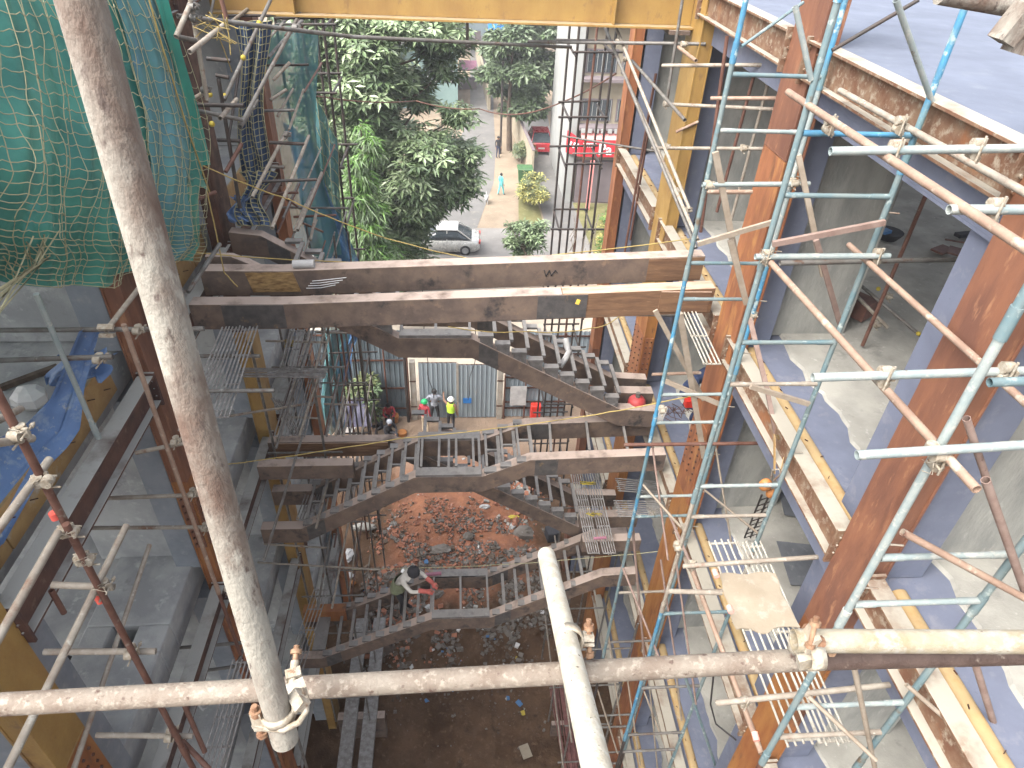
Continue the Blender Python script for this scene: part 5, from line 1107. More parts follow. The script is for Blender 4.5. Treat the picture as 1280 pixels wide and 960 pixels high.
for (bx, by, hgt, rad, lb) in ((-9, 70, 14, 6, 'broad tree crown far back behind the teal house'), (-4, 95, 15, 6, 'distant tree above the teal house roof'), (1, 125, 17, 7, 'farthest tree closing the end of the lane')):
    cl = [((bx + rad * rng.gauss(0, .5), by + rad * rng.gauss(0, .4), hgt * (.25 + .7 * rng.random())), rad * .4) for k in range(14)]
    tree('dense_tree', lb, (bx, by, 0), (bx, by, hgt), cl, 2200, ['leaf_pale', 'leaf_deep'], .8, .2, 6, .5, .3, group='trees far behind')
# shrub by the fence, bush and leaning branch by the right-hand scaffold
cl = [((-3.95 + .5 * rng.gauss(0, 1), 21.6 + .2 * rng.gauss(0, 1), .9 + 1.5 * rng.random()), .42) for k in range(18)]
tree('shrub', 'dusty olive shrub growing against the tall dark fence', (-3.9, 21.6, 0), (-3.85, 21.6, 2.5), cl, 900, ['leaf_olive', 'leaf_deep'], .22, .04, 5, .6, .04, cat='shrub')
cl = [((2.6 + 1.6 * rng.random(), 31 + 1.2 * rng.random(), 3.0 + 1.6 * rng.random()), .42) for k in range(16)]
tree('leaning_tree', 'thin leaning tree with sparse leaves in front of the road by the dark scaffold tower', (4.9, 30.5, .4), (2.5, 31.5, 4.6), cl, 520, ['leaf_pale', 'leaf_deep'], .30, .05, 5, .5, .06)
cl = [((4.6 + .9 * rng.random(), 43 + 3.5 * rng.random(), .7 + 1.1 * rng.random()), .6) for k in range(16)]
tree('roadside_bush', 'yellowish bush on the verge below the green bin', (5.1, 45, 0), (5.1, 45, 1.8), cl, 900, ['leaf_olive', 'leaf_yellow'], .30, .05, 5, .5, .05, cat='bush')
cl = [((4.6 + 1.2 * rng.random(), 52.5 + 2.5 * rng.random(), .5 + 1.0 * rng.random()), .55) for k in range(12)]
tree('roadside_bush', 'dry brown-green bush at the foot of the compound wall', (5.0, 53.5, 0), (5.0, 53.5, 1.6), cl, 600, ['leaf_olive', 'leaf_dark'], .28, .05, 5, .5, .05, cat='bush')
cl = [((8.6 + 4 * rng.random(), 36 + 6 * rng.random(), .5 + 1.4 * rng.random()), .7) for k in range(22)]
tree('garden_bush', 'pale green garden bush below the red shop sign', (10, 39, 0), (10, 39, 2.2), cl, 1300, ['leaf_lime', 'leaf_yellow'], .32, .05, 5, .5, .05, cat='bush')
# ---- buildings
b = thing('shop_building', 'cream and white shop building with a red sign across its front', 'building', (11, 48, 0))
MB().box(7.9, 18, 46, 56, 0, 15).build('wall', 'wall_cream', b)
MB().box(7.42, 7.895, 45.6, 56, 0, 15.2).build('side_wall', 'wall_white', b)
for z in (5.15, 8.1, 11.2):
    MB().box(7.897, 18, 45.0, 45.996, z, z + .18).build('ledge', 'wall_mauve', b)
    for k in range(4):
        x0 = 8.05 + k * 2.3
        w_ = MB().box(x0, x0 + 2.0, 45.93, 45.99, z + .35, z + 1.75); wo = w_.build('window', 'wall_mauve', b)
        MB().box(x0 + .08, x0 + 1.92, 45.90, 45.928, z + .42, z + 1.68).build('pane', 'glass_dark', wo)
        m = MB()
        for q in range(7): m.box(x0 + .1 + q * .3, x0 + .13 + q * .3, 45.86, 45.895, z + .42, z + 1.68)
        m.build('grille', 'wall_white', wo)
m = MB()
for k in range(22): m.box(8.0 + k * .44, 8.28 + k * .44, 44.93, 44.997, 5.02, 5.28)
m.build('balustrade', 'wall_white', b)
MB().box(8.1, 17.9, 45.6, 45.99, .05, 2.9).build('shop_front', 'wall_mauve', b)
s_ = thing('shop_sign', 'red shop sign board with white lettering behind the dark scaffold tower', 'sign', (11, 45, 4))
MB().box(8.05, 17.5, 44.7, 44.96, 3.55, 4.62).build('board', 'sign_red', s_)
MB().hexa([(8.05, 44.75, 4.63), (17.5, 44.75, 4.63), (17.5, 45.4, 5.05), (8.05, 45.4, 5.05), (8.05, 44.74, 4.66), (17.5, 44.74, 4.66), (17.5, 45.39, 5.09), (8.05, 45.39, 5.09)]).build('canopy', 'sign_pink', s_)
MB().hexa([(7.2, 45.5, 3.55), (8.04, 44.72, 3.55), (8.04, 44.82, 3.55), (7.2, 45.6, 3.55), (7.2, 45.5, 5.0), (8.04, 44.72, 4.62), (8.04, 44.82, 4.62), (7.2, 45.6, 5.0)]).build('side_board', 'sign_red', s_)
def text(par, s, loc, size, mat, rot=(math.pi / 2, 0, 0)):
    cu = bpy.data.curves.new('lettering', 'FONT'); cu.body = s; cu.size = size; cu.extrude = .01; cu.offset = .012
    me = bpy.data.meshes.new_from_object(bpy.data.objects.new('lettering', cu)); me.materials.clear(); me.materials.append(MATS[mat])
    o = bpy.data.objects.new('lettering', me); COL.objects.link(o); o.parent = par; o.location = Vector(loc) - parent_origin(par); o.rotation_euler = rot; return o
text(s_, 'Pa', (9.2, 44.68, 3.72), 1.0, 'white_paint')
m = MB()
for k in range(6):
    x = 8.2 + .14 * k; m.bar((x, 44.69, 4.18), (x + .1, 44.69, 4.40 - .03 * (k % 2)), .03, .05); m.bar((x - .02, 44.69, 4.42), (x + .13, 44.69, 4.43), .03, .04)
m.build('lettering', 'white_paint', s_)
m = MB()
for k in range(3): m.bar((7.40 + .2 * k, 45.28 - .19 * k, 4.0), (7.48 + .2 * k, 45.2 - .19 * k, 4.35), .03, .10)
m.build('lettering', 'white_paint', s_)
tag(MB().box(8.75, 9.0, 44.3, 44.5, 0, 3.4).build('banner_post', 'sign_pink'), 'salmon coloured post standing in front of the red shop sign', 'post')
b = thing('compound_wall', 'pale compound wall running up between the lane and the driveway', 'wall', (5.3, 55, 0))
MB().hexa([(5.45, 49.8, 0), (5.6, 49.8, 0), (4.95, 61.5, 0), (4.8, 61.5, 0), (5.45, 49.8, 2.2), (5.6, 49.8, 2.2), (4.95, 61.5, 2.2), (4.8, 61.5, 2.2)]).build('wall', 'wall_cream', b)
MB().hexa([(5.42, 49.78, 2.202), (5.63, 49.78, 2.202), (4.98, 61.52, 2.202), (4.77, 61.52, 2.202), (5.42, 49.78, 2.27), (5.63, 49.78, 2.27), (4.98, 61.52, 2.27), (4.77, 61.52, 2.27)]).build('coping', 'wall_mauve', b)
b = thing('lane_wall', 'cream boundary wall bordering the upper lane near the pink awning', 'wall', (2.6, 78, 0))
MB().hexa([(2.9, 68, 0), (3.15, 68, 0), (2.5, 92, 0), (2.25, 92, 0), (2.9, 68, 1.7), (3.15, 68, 1.7), (2.5, 92, 1.7), (2.25, 92, 1.7)]).build('wall', 'wall_cream', b)
MB().box(2.2, 2.9, 92.2, 92.4, 0, 2.6).build('gate_pier', 'wall_mauve', b)
def house(name, label, x0, x1, y0, y1, h, wall, roof, wins):
    t = thing(name, label, 'house', ((x0 + x1) / 2, y0, 0))
    MB().box(x0, x1, y0, y1, 0, h).build('wall', wall, t)
    MB().box(x0 - .25, x1 + .25, y0 - .3, y1 + .25, h + .003, h + .22).build('roof', roof, t)
    for wx, wz in wins:
        f = MB().box(wx - .55, wx + .55, y0 - .05, y0 - .004, wz - .6, wz + .6).build('window', 'wall_white', t)
        MB().box(wx - .45, wx + .45, y0 - .075, y0 - .052, wz - .5, wz + .5).build('pane', 'glass_dark', f)
    return t
house('small_house', 'pale teal house half hidden by the big tree', -6, .05, 68, 78, 5.5, 'wall_teal', 'wall_white', [(-4.5, 3), (-2.2, 3), (-.9, 3)])
house('small_house', 'house clad in pale blue sheets at the head of the lane', -.6, 4.4, 104, 112, 8.2, 'sheet_sky', 'sheet_sky', [(3.4, 5.8)])
house('small_house', 'cream house with an orange-tinted upper storey under the girder', -4, 2.2, 128, 138, 13, 'wall_cream', 'wall_mauve', [(-2, 9), (.6, 9), (-2, 5), (.6, 5)])
b = thing('shed', 'shed with a blue roof sheet beyond the lane wall', 'shed', (4.2, 84, 0))
MB().box(3.7, 5.2, 84, 87, 0, 3.1).build('wall', 'wall_mauve', b); MB().hexa([(3.55, 83.8, 3.1), (5.35, 83.8, 3.1), (5.35, 87.2, 4.2), (3.55, 87.2, 4.2), (3.55, 83.8, 3.2), (5.35, 83.8, 3.2), (5.35, 87.2, 4.3), (3.55, 87.2, 4.3)]).build('roof', 'tank_blue', b)
b = thing('stall', 'stall under a pink awning at the head of the lane', 'stall', (1.0, 76, 0))
MB().hexa([(.2, 75, 1.9), (2.0, 75, 1.9), (2.0, 77, 2.4), (.2, 77, 2.4), (.2, 75, 1.96), (2.0, 75, 1.96), (2.0, 77, 2.46), (.2, 77, 2.46)]).build('awning', 'litter_pink', b)
MB().box(.3, 1.9, 75.4, 76.8, 0, .9).build('counter', 'wall_mauve', b)
for x in (.25, 1.95): MB().box(x - .03, x + .03, 75.05, 75.11, 0, 1.9).build('leg', 'pipe_grey', b)
tag(MB().tube((3.45, 55.6, 0), (3.45, 55.6, 7), .09, 8).build('utility_pole', 'pipe_black'), 'dark utility pole at the edge of the lane by the dense trees', 'utility pole')
b = thing('waste_bin', 'green wheeled waste bin at the end of the compound wall', 'bin', (4.9, 48.9, 0))
MB().hexa([(4.45, 48.55, .15), (5.3, 48.55, .15), (5.3, 49.25, .15), (4.45, 49.25, .15), (4.35, 48.4, 1.25), (5.4, 48.4, 1.25), (5.4, 49.35, 1.25), (4.35, 49.35, 1.25)]).build('body', 'bin_green', b, bevel=.03)
MB().hexa([(4.3, 48.35, 1.255), (5.45, 48.35, 1.255), (5.45, 49.4, 1.255), (4.3, 49.4, 1.255), (4.36, 48.45, 1.36), (5.39, 48.45, 1.36), (5.39, 49.3, 1.36), (4.36, 49.3, 1.36)]).build('lid', 'bin_green', b)
for x, y in ((4.5, 48.6), (5.25, 48.6), (4.5, 49.2), (5.25, 49.2)): MB().tube((x - .03, y, .09), (x + .03, y, .09), .09, 10).build('wheel', 'tyre', b)
# ---- cars
def car(name, label, loc, rz, paint, prof, roof, width=1.74, cat='car'):
    t = thing(name, label, cat, loc); t.rotation_euler = (0, 0, rz)
    def part(m, nm, mt, par=None, bev=0):
        me = bpy.data.meshes.new(nm); me.from_pydata(m.v, [], m.f); me.materials.append(MATS[mt])
        me.polygons.foreach_set('use_smooth', m.sm); o = bpy.data.objects.new(nm, me); COL.objects.link(o); o.parent = par or t
        if bev: q = o.modifiers.new('bevel', 'BEVEL'); q.width = bev; q.segments = 3; q.limit_method = 'ANGLE'; q.angle_limit = .5
        return o
    def loft(secs, hw, smooth=True):    # secs: (x, zlow, zhigh, half width low, half width high)
        m = MB(); P = []
        for x, zl, zh, wl, wh in secs:
            P.append([(x, -wl, zl), (x, -wl * 1.02, zl + (zh - zl) * .45), (x, -wh, zh - .04), (x, -wh * .86, zh), (x, 0, zh + .015), (x, wh * .86, zh), (x, wh, zh - .04), (x, wl * 1.02, zl + (zh - zl) * .45), (x, wl, zl), (x, 0, zl)])
        for k in range(len(P) - 1):
            n = len(P[0]); o = len(m.v); m.v += P[k] + P[k + 1]
            for j in range(n): m.f.append([o + j, o + n + j, o + n + (j + 1) % n, o + (j + 1) % n]); m.mi.append(0); m.sm.append(smooth)
        for q in (P[0], P[-1][::-1]): o = len(m.v); m.v += q; m.f.append(list(range(o, o + len(q)))); m.mi.append(0); m.sm.append(False)
        return m
    hw = width / 2
    body = part(loft([(x, zl, zh, hw * wf * .97, hw * wf) for x, zl, zh, wf in prof], hw), 'body', paint)
    part(loft([(x, zl, zh, hw * .93, hw * (.93 - .22 * (zh - zl) / .55)) for x, zl, zh in roof], hw), 'cabin_glass', 'glass_dark')
    zt = max(z for _, _, z in roof); flat = [x for x, _, z in roof if z > zt - .085]
    x0, x1 = min(flat), max(flat); wr = hw * .72
    rf = MB(); rf.grid([[(x, y, zt + .022 + .03 * math.cos(y / wr * 1.2) - (.025 if x in (x0, x1) else 0)) for y in (-wr, -wr * .5, 0, wr * .5, wr)] for x in (x0, (x0 + x1) / 2, x1)]); part(rf, 'roof', paint)
    for s in (-1, 1):
        m = MB()
        for (xa, za), (xb, zb) in (((roof[0][0], roof[0][1]), (x0, zt)), ((x1, zt), (roof[-1][0], roof[-1][1])), (((x0 + x1) / 2, zt), ((x0 + x1) / 2, roof[0][1])), ((x0, zt), (x1, zt))):
            m.bar((xa, s * (hw * .945 if za < zt - .1 else wr), za + .02), (xb, s * (hw * .945 if zb < zt - .1 else wr), zb + .02), .06, .05)
        part(m, 'pillar', paint)
        for x in (prof[0][0] + .82, prof[-1][0] - .88):
            w = part(MB().tube((x, s * (hw - .2), .31), (x, s * (hw + .012), .31), .31, 18), 'wheel', 'tyre'); part(MB().tube((x, s * (hw + .013), .31), (x, s * (hw + .02), .31), .2, 12), 'rim', 'rim', w)
        for x in ((x0 + x1) / 2 - .3, (x0 + x1) / 2 + .62): part(MB().box(x, x + .16, s * hw - .012, s * hw + .03, .76, .79), 'door_handle', paint)
        part(MB().box((x0 + x1) / 2 - .006, (x0 + x1) / 2 + .006, s * hw * 1.002 - .004, s * hw * 1.002 + .004, .3, .88), 'door_seam', 'tyre')
        part(MB().obox((prof[-1][0] - .03, s * hw * .72, .80), (.1, .32, .15)), 'tail_lamp', 'lamp_red')
        part(MB().obox((prof[0][0] + .06, s * hw * .68, .66), (.12, .34, .13)), 'headlight', 'rim')
    part(MB().box(prof[-1][0] - .02, prof[-1][0] + .015, -.26, .26, .52, .64), 'number_plate', 'litter_white')
    return t
SED = [(-2.2, .3, .62, .80), (-2.08, .22, .70, .93), (-1.2, .2, .86, 1.0), (-.6, .2, .90, 1.0), (1.2, .2, .93, 1.0), (1.9, .22, .95, .97), (2.18, .3, .90, .86), (2.26, .36, .80, .78)]
car('parked_car', 'silver saloon car on the road, its front hidden by the big tree', (-.95, 38.2, .012), -.03, 'car_silver', SED, [(-1.15, .86, .90), (-.35, .88, 1.40), (.3, .9, 1.46), (.95, .92, 1.40), (1.75, .93, .97)])
HAT = [(-1.9, .3, .75, .82), (-1.8, .25, .85, .95), (-1.0, .22, .95, 1.0), (1.4, .22, 1.0, 1.0), (1.8, .25, 1.0, .97), (1.9, .32, .9, .9)]
car('parked_car', 'dark red hatchback parked on the driveway with its rear towards the building site', (6.75, 57.2, .012), -math.pi / 2, 'car_red', HAT, [(-.95, .95, 1.0), (-.3, .96, 1.58), (.4, .98, 1.64), (1.3, 1.0, 1.56), (1.82, 1.0, 1.06)])
b = thing('stray_dog', 'small white dog standing on the dusty junction', 'dog', (1.95, 45.3, 0))
m = MB().ball((1.95, 45.3, .42), .17, (1.0, 2.0, .95), seg=10).ball((1.95, 44.9, .56), .11, (1, 1.2, 1)).ball((1.95, 44.78, .53), .06, (1, 1.6, .8))
for x in (1.87, 2.03):
    for y in (45.05, 45.52): m.tube((x, y, .36), (x, y + (.02 if y < 45.3 else .03), .18), .045, 6, r2=.03); m.tube((x, y + .02, .18), (x, y, 0), .03, 6, r2=.026)
    m.tube((x, 44.93, .63), (x + (x - 1.95) * .4, 44.95, .73), .035, 5, r2=.005)
m.tube((1.95, 45.6, .48), (1.95, 45.85, .66), .035, 6, r2=.012)
m.build('body', 'litter_white', b)

# ================================================================== PEOPLE
rng.seed(33)
def person(label, base, rz, J, clothes, hand_dir=None, s=1.0, extras=()):
    """One skinned body. J: joint -> (x, y, z) for a figure facing -Y; clothes: (material, rule) pairs."""
    t = thing('person', label, 'person', base); t.rotation_euler = (0, 0, rz)
    V, E, R = [], [], []
    def add(p, r, par=None):
        V.append(Vector(p) * s); R.append(r * s); i = len(V) - 1
        if par is not None: E.append((par, i))
        return i
    pel = add(J['pelvis'], .135); wa = add(J['waist'], .125, pel); ch = add(J['chest'], .15, wa); nk = add(J['neck'], .055, ch)
    hd = add(J['head'], .098, nk); add(J['crown'], .075, hd)
    tags = {}
    for sd in (0, 1):
        S = 'LR'[sd]
        sh = add(J['shoulder' + S], .062, ch); el = add(J['elbow' + S], .044, sh); wr = add(J['wrist' + S], .030, el)
        d = (Vector(J['wrist' + S]) - Vector(J['elbow' + S])).normalized(); pm = add(Vector(J['wrist' + S]) + d * .07, .034, wr)
        side = d.cross(Vector((0, 1, .2))).normalized(); bend = d.cross(side)
        for k, (o, l) in enumerate(((-.030, .075), (-.010, .088), (.010, .082), (.028, .062))):
            kn = add(Vector(J['wrist' + S]) + d * (.095 + l * .45) + side * o, .0095, pm); add(Vector(J['wrist' + S]) + d * (.09 + l * .85) + side * o * .9 + bend * .028, .008, kn)
        th = add(Vector(J['wrist' + S]) + d * .06 - side * .045, .0105, pm); add(Vector(J['wrist' + S]) + d * .10 - side * .06 + bend * .01, .009, th)
        hp = add(J['hip' + S], .092, pel); kn = add(J['knee' + S], .060, hp); an = add(J['ankle' + S], .042, kn)
        f = Vector(J['ankle' + S]) + Vector(J.get('toe', (0, -.15, -.05))); add(f, .036, an)
    me = bpy.data.meshes.new('body'); me.from_pydata(V, E, []); o = bpy.data.objects.new('body', me); COL.objects.link(o)
    sk = o.modifiers.new('skin', 'SKIN')
    for i, v in enumerate(me.skin_vertices[0].data): v.radius = (R[i], R[i] * (.72 if i in (1, 2) else 1)); v.use_root = (i == 0)
    su = o.modifiers.new('sub', 'SUBSURF'); su.levels = su.render_levels = 1
    bpy.context.view_layer.update()
    me2 = bpy.data.meshes.new_from_object(o.evaluated_get(bpy.context.evaluated_depsgraph_get()))
    o.modifiers.clear(); o.data = me2; o.parent = t
    top, arm, legs, shoe = clothes
    names = [top, legs, 'skin', shoe, arm]; me2.materials.clear()
    for n in names: me2.materials.append(MATS[n])
    segs = []
    for k in 'LR':
        segs += [(J['shoulder' + k], J['elbow' + k], 4), (J['elbow' + k], J['wrist' + k], 4 if arm != 'skin' else 2), (J['wrist' + k], Vector(J['wrist' + k]) + (Vector(J['wrist' + k]) - Vector(J['elbow' + k])).normalized() * .2, 2),
                 (J['hip' + k], J['knee' + k], 1), (J['knee' + k], J['ankle' + k], 1), (Vector(J['ankle' + k]) - Vector((0, 0, .01)), Vector(J['ankle' + k]) + Vector(J.get('toe', (0, -.15, -.05))), 3)]
    segs += [(J['pelvis'], J['waist'], 0), (J['waist'], J['chest'], 0), (J['chest'], J['neck'], 0), (J['neck'], J['crown'], 2), (J['hipL'], J['hipR'], 1)]
    segs = [(Vector(a) * s, Vector(b_) * s, q) for a, b_, q in segs]
    for p in me2.polygons:
        c = p.center; best = min(segs, key=lambda g: (lambda tt: (c - g[0].lerp(g[1], tt)).length)(max(0, min(1, (c - g[0]).dot(g[1] - g[0]) / max(1e-6, (g[1] - g[0]).length_squared)))))
        p.material_index = best[2]; p.use_smooth = True
    H = Vector(J['head']) * s; C = Vector(J['crown']) * s; up = (C - H).normalized(); fw = Vector(J.get('face', (0, -1, 0))).normalized(); rt = up.cross(fw)
    def child(m, nm, mt):
        mm = bpy.data.meshes.new(nm); mm.from_pydata(m.v, [], m.f); mm.materials.append(MATS[mt]); mm.polygons.foreach_set('use_smooth', m.sm)
        q = bpy.data.objects.new(nm, mm); COL.objects.link(q); q.parent = t; return q
    m = MB().ball(H + fw * .105 * s - up * .01, .018 * s, seg=6, rings=4); child(m, 'nose', 'skin')
    m = MB()
    for k in (-1, 1): m.ball(H + fw * .088 * s + rt * .035 * k * s + up * .02 * s, .011 * s, seg=6, rings=4)
    child(m, 'eyes', 'hair')
    child(MB().bar(H + fw * .092 * s - up * .05 * s - rt * .022 * s, H + fw * .092 * s - up * .05 * s + rt * .022 * s, .01, .008), 'mouth', 'lamp_red')
    m = MB()
    for k in (-1, 1): m.ball(H + rt * .098 * k * s, .02 * s, (.6, 1, 1.3), seg=6, rings=4)
    child(m, 'ears', 'skin')
    for nm, mt, fn in extras: child(fn(H, C, up, fw, rt, s), nm, mt)
    return t
def STAND(**k):
    J = dict(pelvis=(0, 0, .94), waist=(0, 0, 1.08), chest=(0, .01, 1.32), neck=(0, 0, 1.48), head=(0, -.02, 1.58), crown=(0, -.01, 1.68),
             shoulderL=(-.19, 0, 1.40), elbowL=(-.24, .02, 1.13), wristL=(-.23, -.08, .90), shoulderR=(.19, 0, 1.40), elbowR=(.24, .02, 1.13), wristR=(.23, -.08, .90),
             hipL=(-.09, 0, .88), kneeL=(-.10, -.02, .49), ankleL=(-.11, .02, .085), hipR=(.09, 0, .88), kneeR=(.10, -.02, .49), ankleR=(.11, .02, .085))
    J.update(k); return J
def cap_fn(mat_r=.115, brim=False):
    def f(H, C, up, fw, rt, s):
        m = MB(); m.ball(H + up * .045 * s, mat_r * s, (1, 1.08, .95), seg=12, rings=7)
        if brim: m.grid([[H + up * .045 * s + (rt * math.cos(a) + fw * math.sin(a)) * rr * s for a in [math.pi * 2 * k / 16 for k in range(17)]] for rr in (.11, .145)])
        m.v = [v for v in m.v]; return m
    return f
def hair_fn(H, C, up, fw, rt, s): return MB().ball(H + up * .035 * s - fw * .018 * s, .108 * s, (1, 1.02, 1), seg=12, rings=7)
def vest_fn(H, C, up, fw, rt, s):
    m = MB(); P = []
    for z, rx, ry in ((1.0, .165, .125), (1.15, .165, .12), (1.3, .19, .135), (1.42, .165, .115), (1.46, .11, .085)):
        P.append([Vector((rx * math.cos(a), ry * math.sin(a), z)) * s for a in [6.2832 * k / 16 for k in range(17)]])
    return m.grid(P)
person('person in a green helmet, red shirt and khaki trousers standing by the gate', (-1.391, 21.292, 0), 2.6, STAND(ankleL=(-.14, .06, .085), kneeL=(-.13, 0, .49)), ('cloth_red', 'cloth_red', 'cloth_khaki', 'cloth_black'), extras=[('helmet', 'helmet_green', cap_fn(.125, True))])
person('person in a striped grey shirt facing the gate with elbows out', (-1.015, 21.891, 0), 3.1, STAND(elbowL=(-.36, -.02, 1.16), wristL=(-.20, -.14, 1.02), elbowR=(.36, -.02, 1.16), wristR=(.20, -.14, 1.02), ankleL=(-.15, 0, .085), ankleR=(.15, 0, .085), kneeL=(-.13, -.02, .49), kneeR=(.13, -.02, .49)), ('cloth_grey', 'cloth_grey', 'cloth_black', 'cloth_black'), s=1.04, extras=[('hair', 'hair', hair_fn)])
person('person in a lime vest and white helmet reaching up to the gate', (-0.348, 21.422, 0), 2.75, STAND(elbowR=(.36, -.16, 1.36), wristR=(.46, -.36, 1.46), ankleR=(.16, -.08, .085), kneeR=(.14, -.07, .49)), ('cloth_black', 'skin', 'cloth_black', 'cloth_black'), extras=[('helmet', 'helmet_white', cap_fn(.125, True)), ('vest', 'vest_lime', vest_fn)])
SIT = dict(pelvis=(0, .12, .30), waist=(0, .12, .44), chest=(0, .04, .66), neck=(0, -.02, .82), head=(0, -.06, .92), crown=(0, -.06, 1.02), shoulderL=(-.19, .03, .75), elbowL=(-.25, -.12, .52), wristL=(-.12, -.30, .44), shoulderR=(.19, .03, .75), elbowR=(.25, -.12, .52), wristR=(.12, -.30, .44),
           hipL=(-.1, .08, .28), kneeL=(-.16, -.36, .48), ankleL=(-.14, -.34, .085), hipR=(.1, .08, .28), kneeR=(.16, -.36, .48), ankleR=(.14, -.34, .085))
person('person in black sitting nearest the landing beam, with a pale cap', (-2.79, 20.927, 0), .5, SIT, ('cloth_black', 'cloth_black', 'cloth_black', 'cloth_black'), extras=[('cap', 'cloth_grey', cap_fn(.118))])
person('person in black sitting on the left of the seated group', (-3.272, 21.327, 0), -.6, SIT, ('cloth_black', 'cloth_black', 'cloth_black', 'cloth_black'), s=.96, extras=[('hair', 'hair', hair_fn)])
person('person in dark red sitting at the back of the seated group', (-2.905, 22.026, 0), .2, SIT, ('cloth_red', 'cloth_red', 'cloth_black', 'cloth_black'), s=.96, extras=[('hair', 'hair', hair_fn)])
BEND = STAND(pelvis=(0, .10, .86), waist=(0, .05, 1.0), chest=(0, -.12, 1.2), neck=(0, -.22, 1.33), head=(0, -.29, 1.41), crown=(0, -.31, 1.51), shoulderL=(-.18, -.12, 1.27), elbowL=(-.24, -.34, 1.12), wristL=(-.12, -.58, 1.12), shoulderR=(.18, -.12, 1.27), elbowR=(.24, -.34, 1.12), wristR=(.14, -.60, 1.10),
             hipL=(-.09, .09, .82), hipR=(.09, .09, .82), kneeL=(-.12, -.06, .47), kneeR=(.12, -.04, .47))
def scarf(H, C, up, fw, rt, s):
    m = MB().ball(H + up * .03 - fw * .01, .125 * s, (1, 1.05, 1.05), seg=12, rings=8)
    m.grid([[H - fw * (.10 + .03 * i / 5) + rt * (.08 - .16 * j / 5) - up * (.02 + .075 * i) + Vector((0, 0, .012 * math.sin(j * 2 + i))) for j in range(6)] for i in range(6)])
    return m
def gloves(H, C, up, fw, rt, s):
    m = MB()
    for sg, w in ((-1, (-.12, -.58, 1.12)), (1, (.14, -.60, 1.10))):
        w = Vector(w) * s; d = Vector((-.3 * sg, -.9, -.1)).normalized()
        m.tube(w - d * .13, w + d * .03, .05 * s, 10, r2=.042 * s); m.ball(w + d * .07, .052 * s, (1, 1.3, .8), seg=10, rings=6)
        for k in range(4): m.tube(w + d * .09 + Vector((.028 * (k - 1.5), 0, 0)), w + d * .165 + Vector((.026 * (k - 1.5), 0, -.025)), .0135 * s, 6, r2=.011 * s)
        m.tube(w + d * .05 - Vector((.05 * sg, 0, 0)), w + d * .10 - Vector((.075 * sg, 0, .01)), .014 * s, 6)
    return m
def apron(H, C, up, fw, rt, s):
    m = MB(); P = []
    for z, y, rx, ry in ((.74, .10, .19, .16), (.86, .09, .185, .15), (.98, .06, .165, .13), (1.06, .01, .165, .13)):
        P.append([Vector((rx * math.cos(a), y + ry * math.sin(a), z)) * s for a in [6.2832 * k / 16 for k in range(17)]])
    return m.grid(P)
WB = Vector((-1.185, 8.72, 6.206)); WB = (WB.x, WB.y, 6.02)
person('person in a black headscarf and red gloves leaning over the lowest stair flight', WB, 1.15, BEND, ('cloth_white', 'cloth_white', 'cloth_black', 'cloth_black'), extras=[('headscarf', 'cloth_black', scarf), ('gloves', 'glove_red', gloves), ('apron', 'cloth_olive', apron)])
tag(MB().obox((-.56, 8.8, 7.12), (.34, .05, .05), rz=.1).build('paint_tool', 'litter_pink'), 'pink-handled tool lying on the end of the plank by the headscarfed worker', 'tool')
KNEEL = STAND(pelvis=(0, .1, .52), waist=(0, .05, .66), chest=(0, -.12, .86), neck=(0, -.22, .99), head=(0, -.29, 1.07), crown=(0, -.32, 1.17), shoulderL=(-.18, -.1, .94), elbowL=(-.30, -.22, .74), wristL=(-.30, -.42, .62), shoulderR=(.18, -.1, .94), elbowR=(.28, -.26, .72), wristR=(.16, -.48, .58),
              hipL=(-.09, .1, .48), kneeL=(-.16, -.30, .50), ankleL=(-.14, -.16, .085), hipR=(.09, .1, .48), kneeR=(.15, -.26, .12), ankleR=(.14, .14, .085))
person('person in navy overalls crouching on the floor behind the pale rod grating', (3.98, 9.1, 11.0), .8, KNEEL, ('cloth_navy', 'cloth_navy', 'cloth_navy', 'cloth_black'), s=1.02, extras=[('hair', 'hair', hair_fn)])
person('person in teal clothes walking along the dusty junction', (3.02, 46.8, 0), 2.2, STAND(ankleL=(-.1, -.2, .085), kneeL=(-.1, -.14, .5), ankleR=(.1, .2, .12), kneeR=(.1, .06, .5)), ('cloth_teal', 'cloth_teal', 'cloth_teal', 'cloth_black'), s=.94, extras=[('hair', 'hair', hair_fn)])
person('person in dark clothes standing by the utility pole in the lane', (3.2, 54.6, 0), 0.4, STAND(), ('cloth_black', 'cloth_black', 'cloth_navy', 'cloth_black'), extras=[('hair', 'hair', hair_fn)])

# ================================================================== LOOSE THINGS ON THE FLOORS AND IN THE PIT
def chair(loc, rz, label):
    t = thing('plastic_chair', label, 'chair', loc); t.rotation_euler = (0, 0, rz)
    def p(m, n):
        me = bpy.data.meshes.new(n); me.from_pydata(m.v, [], m.f); me.materials.append(MATS['plastic_white']); o = bpy.data.objects.new(n, me); COL.objects.link(o); o.parent = t
        q = o.modifiers.new('bevel', 'BEVEL'); q.width = .008; q.segments = 2
    p(MB().box(-.22, .22, -.21, .21, .41, .44), 'seat'); p(MB().hexa([(-.21, .19, .44), (.21, .19, .44), (.21, .215, .44), (-.21, .215, .44), (-.19, .27, .85), (.19, .27, .85), (.19, .295, .85), (-.19, .295, .85)]), 'backrest')
    for x in (-.2, .2):
        for y in (-.18, .18): p(MB().bar((x * 1.1, y * 1.12, 0), (x, y, .41), .04, .04), 'leg')
        p(MB().bar((x * 1.1, -.2, .62), (x * 1.1, .22, .65), .045, .025), 'armrest')
chair((-4.427, 21.055, 0), 2.8, 'white plastic chair under the mauve tarpaulin')
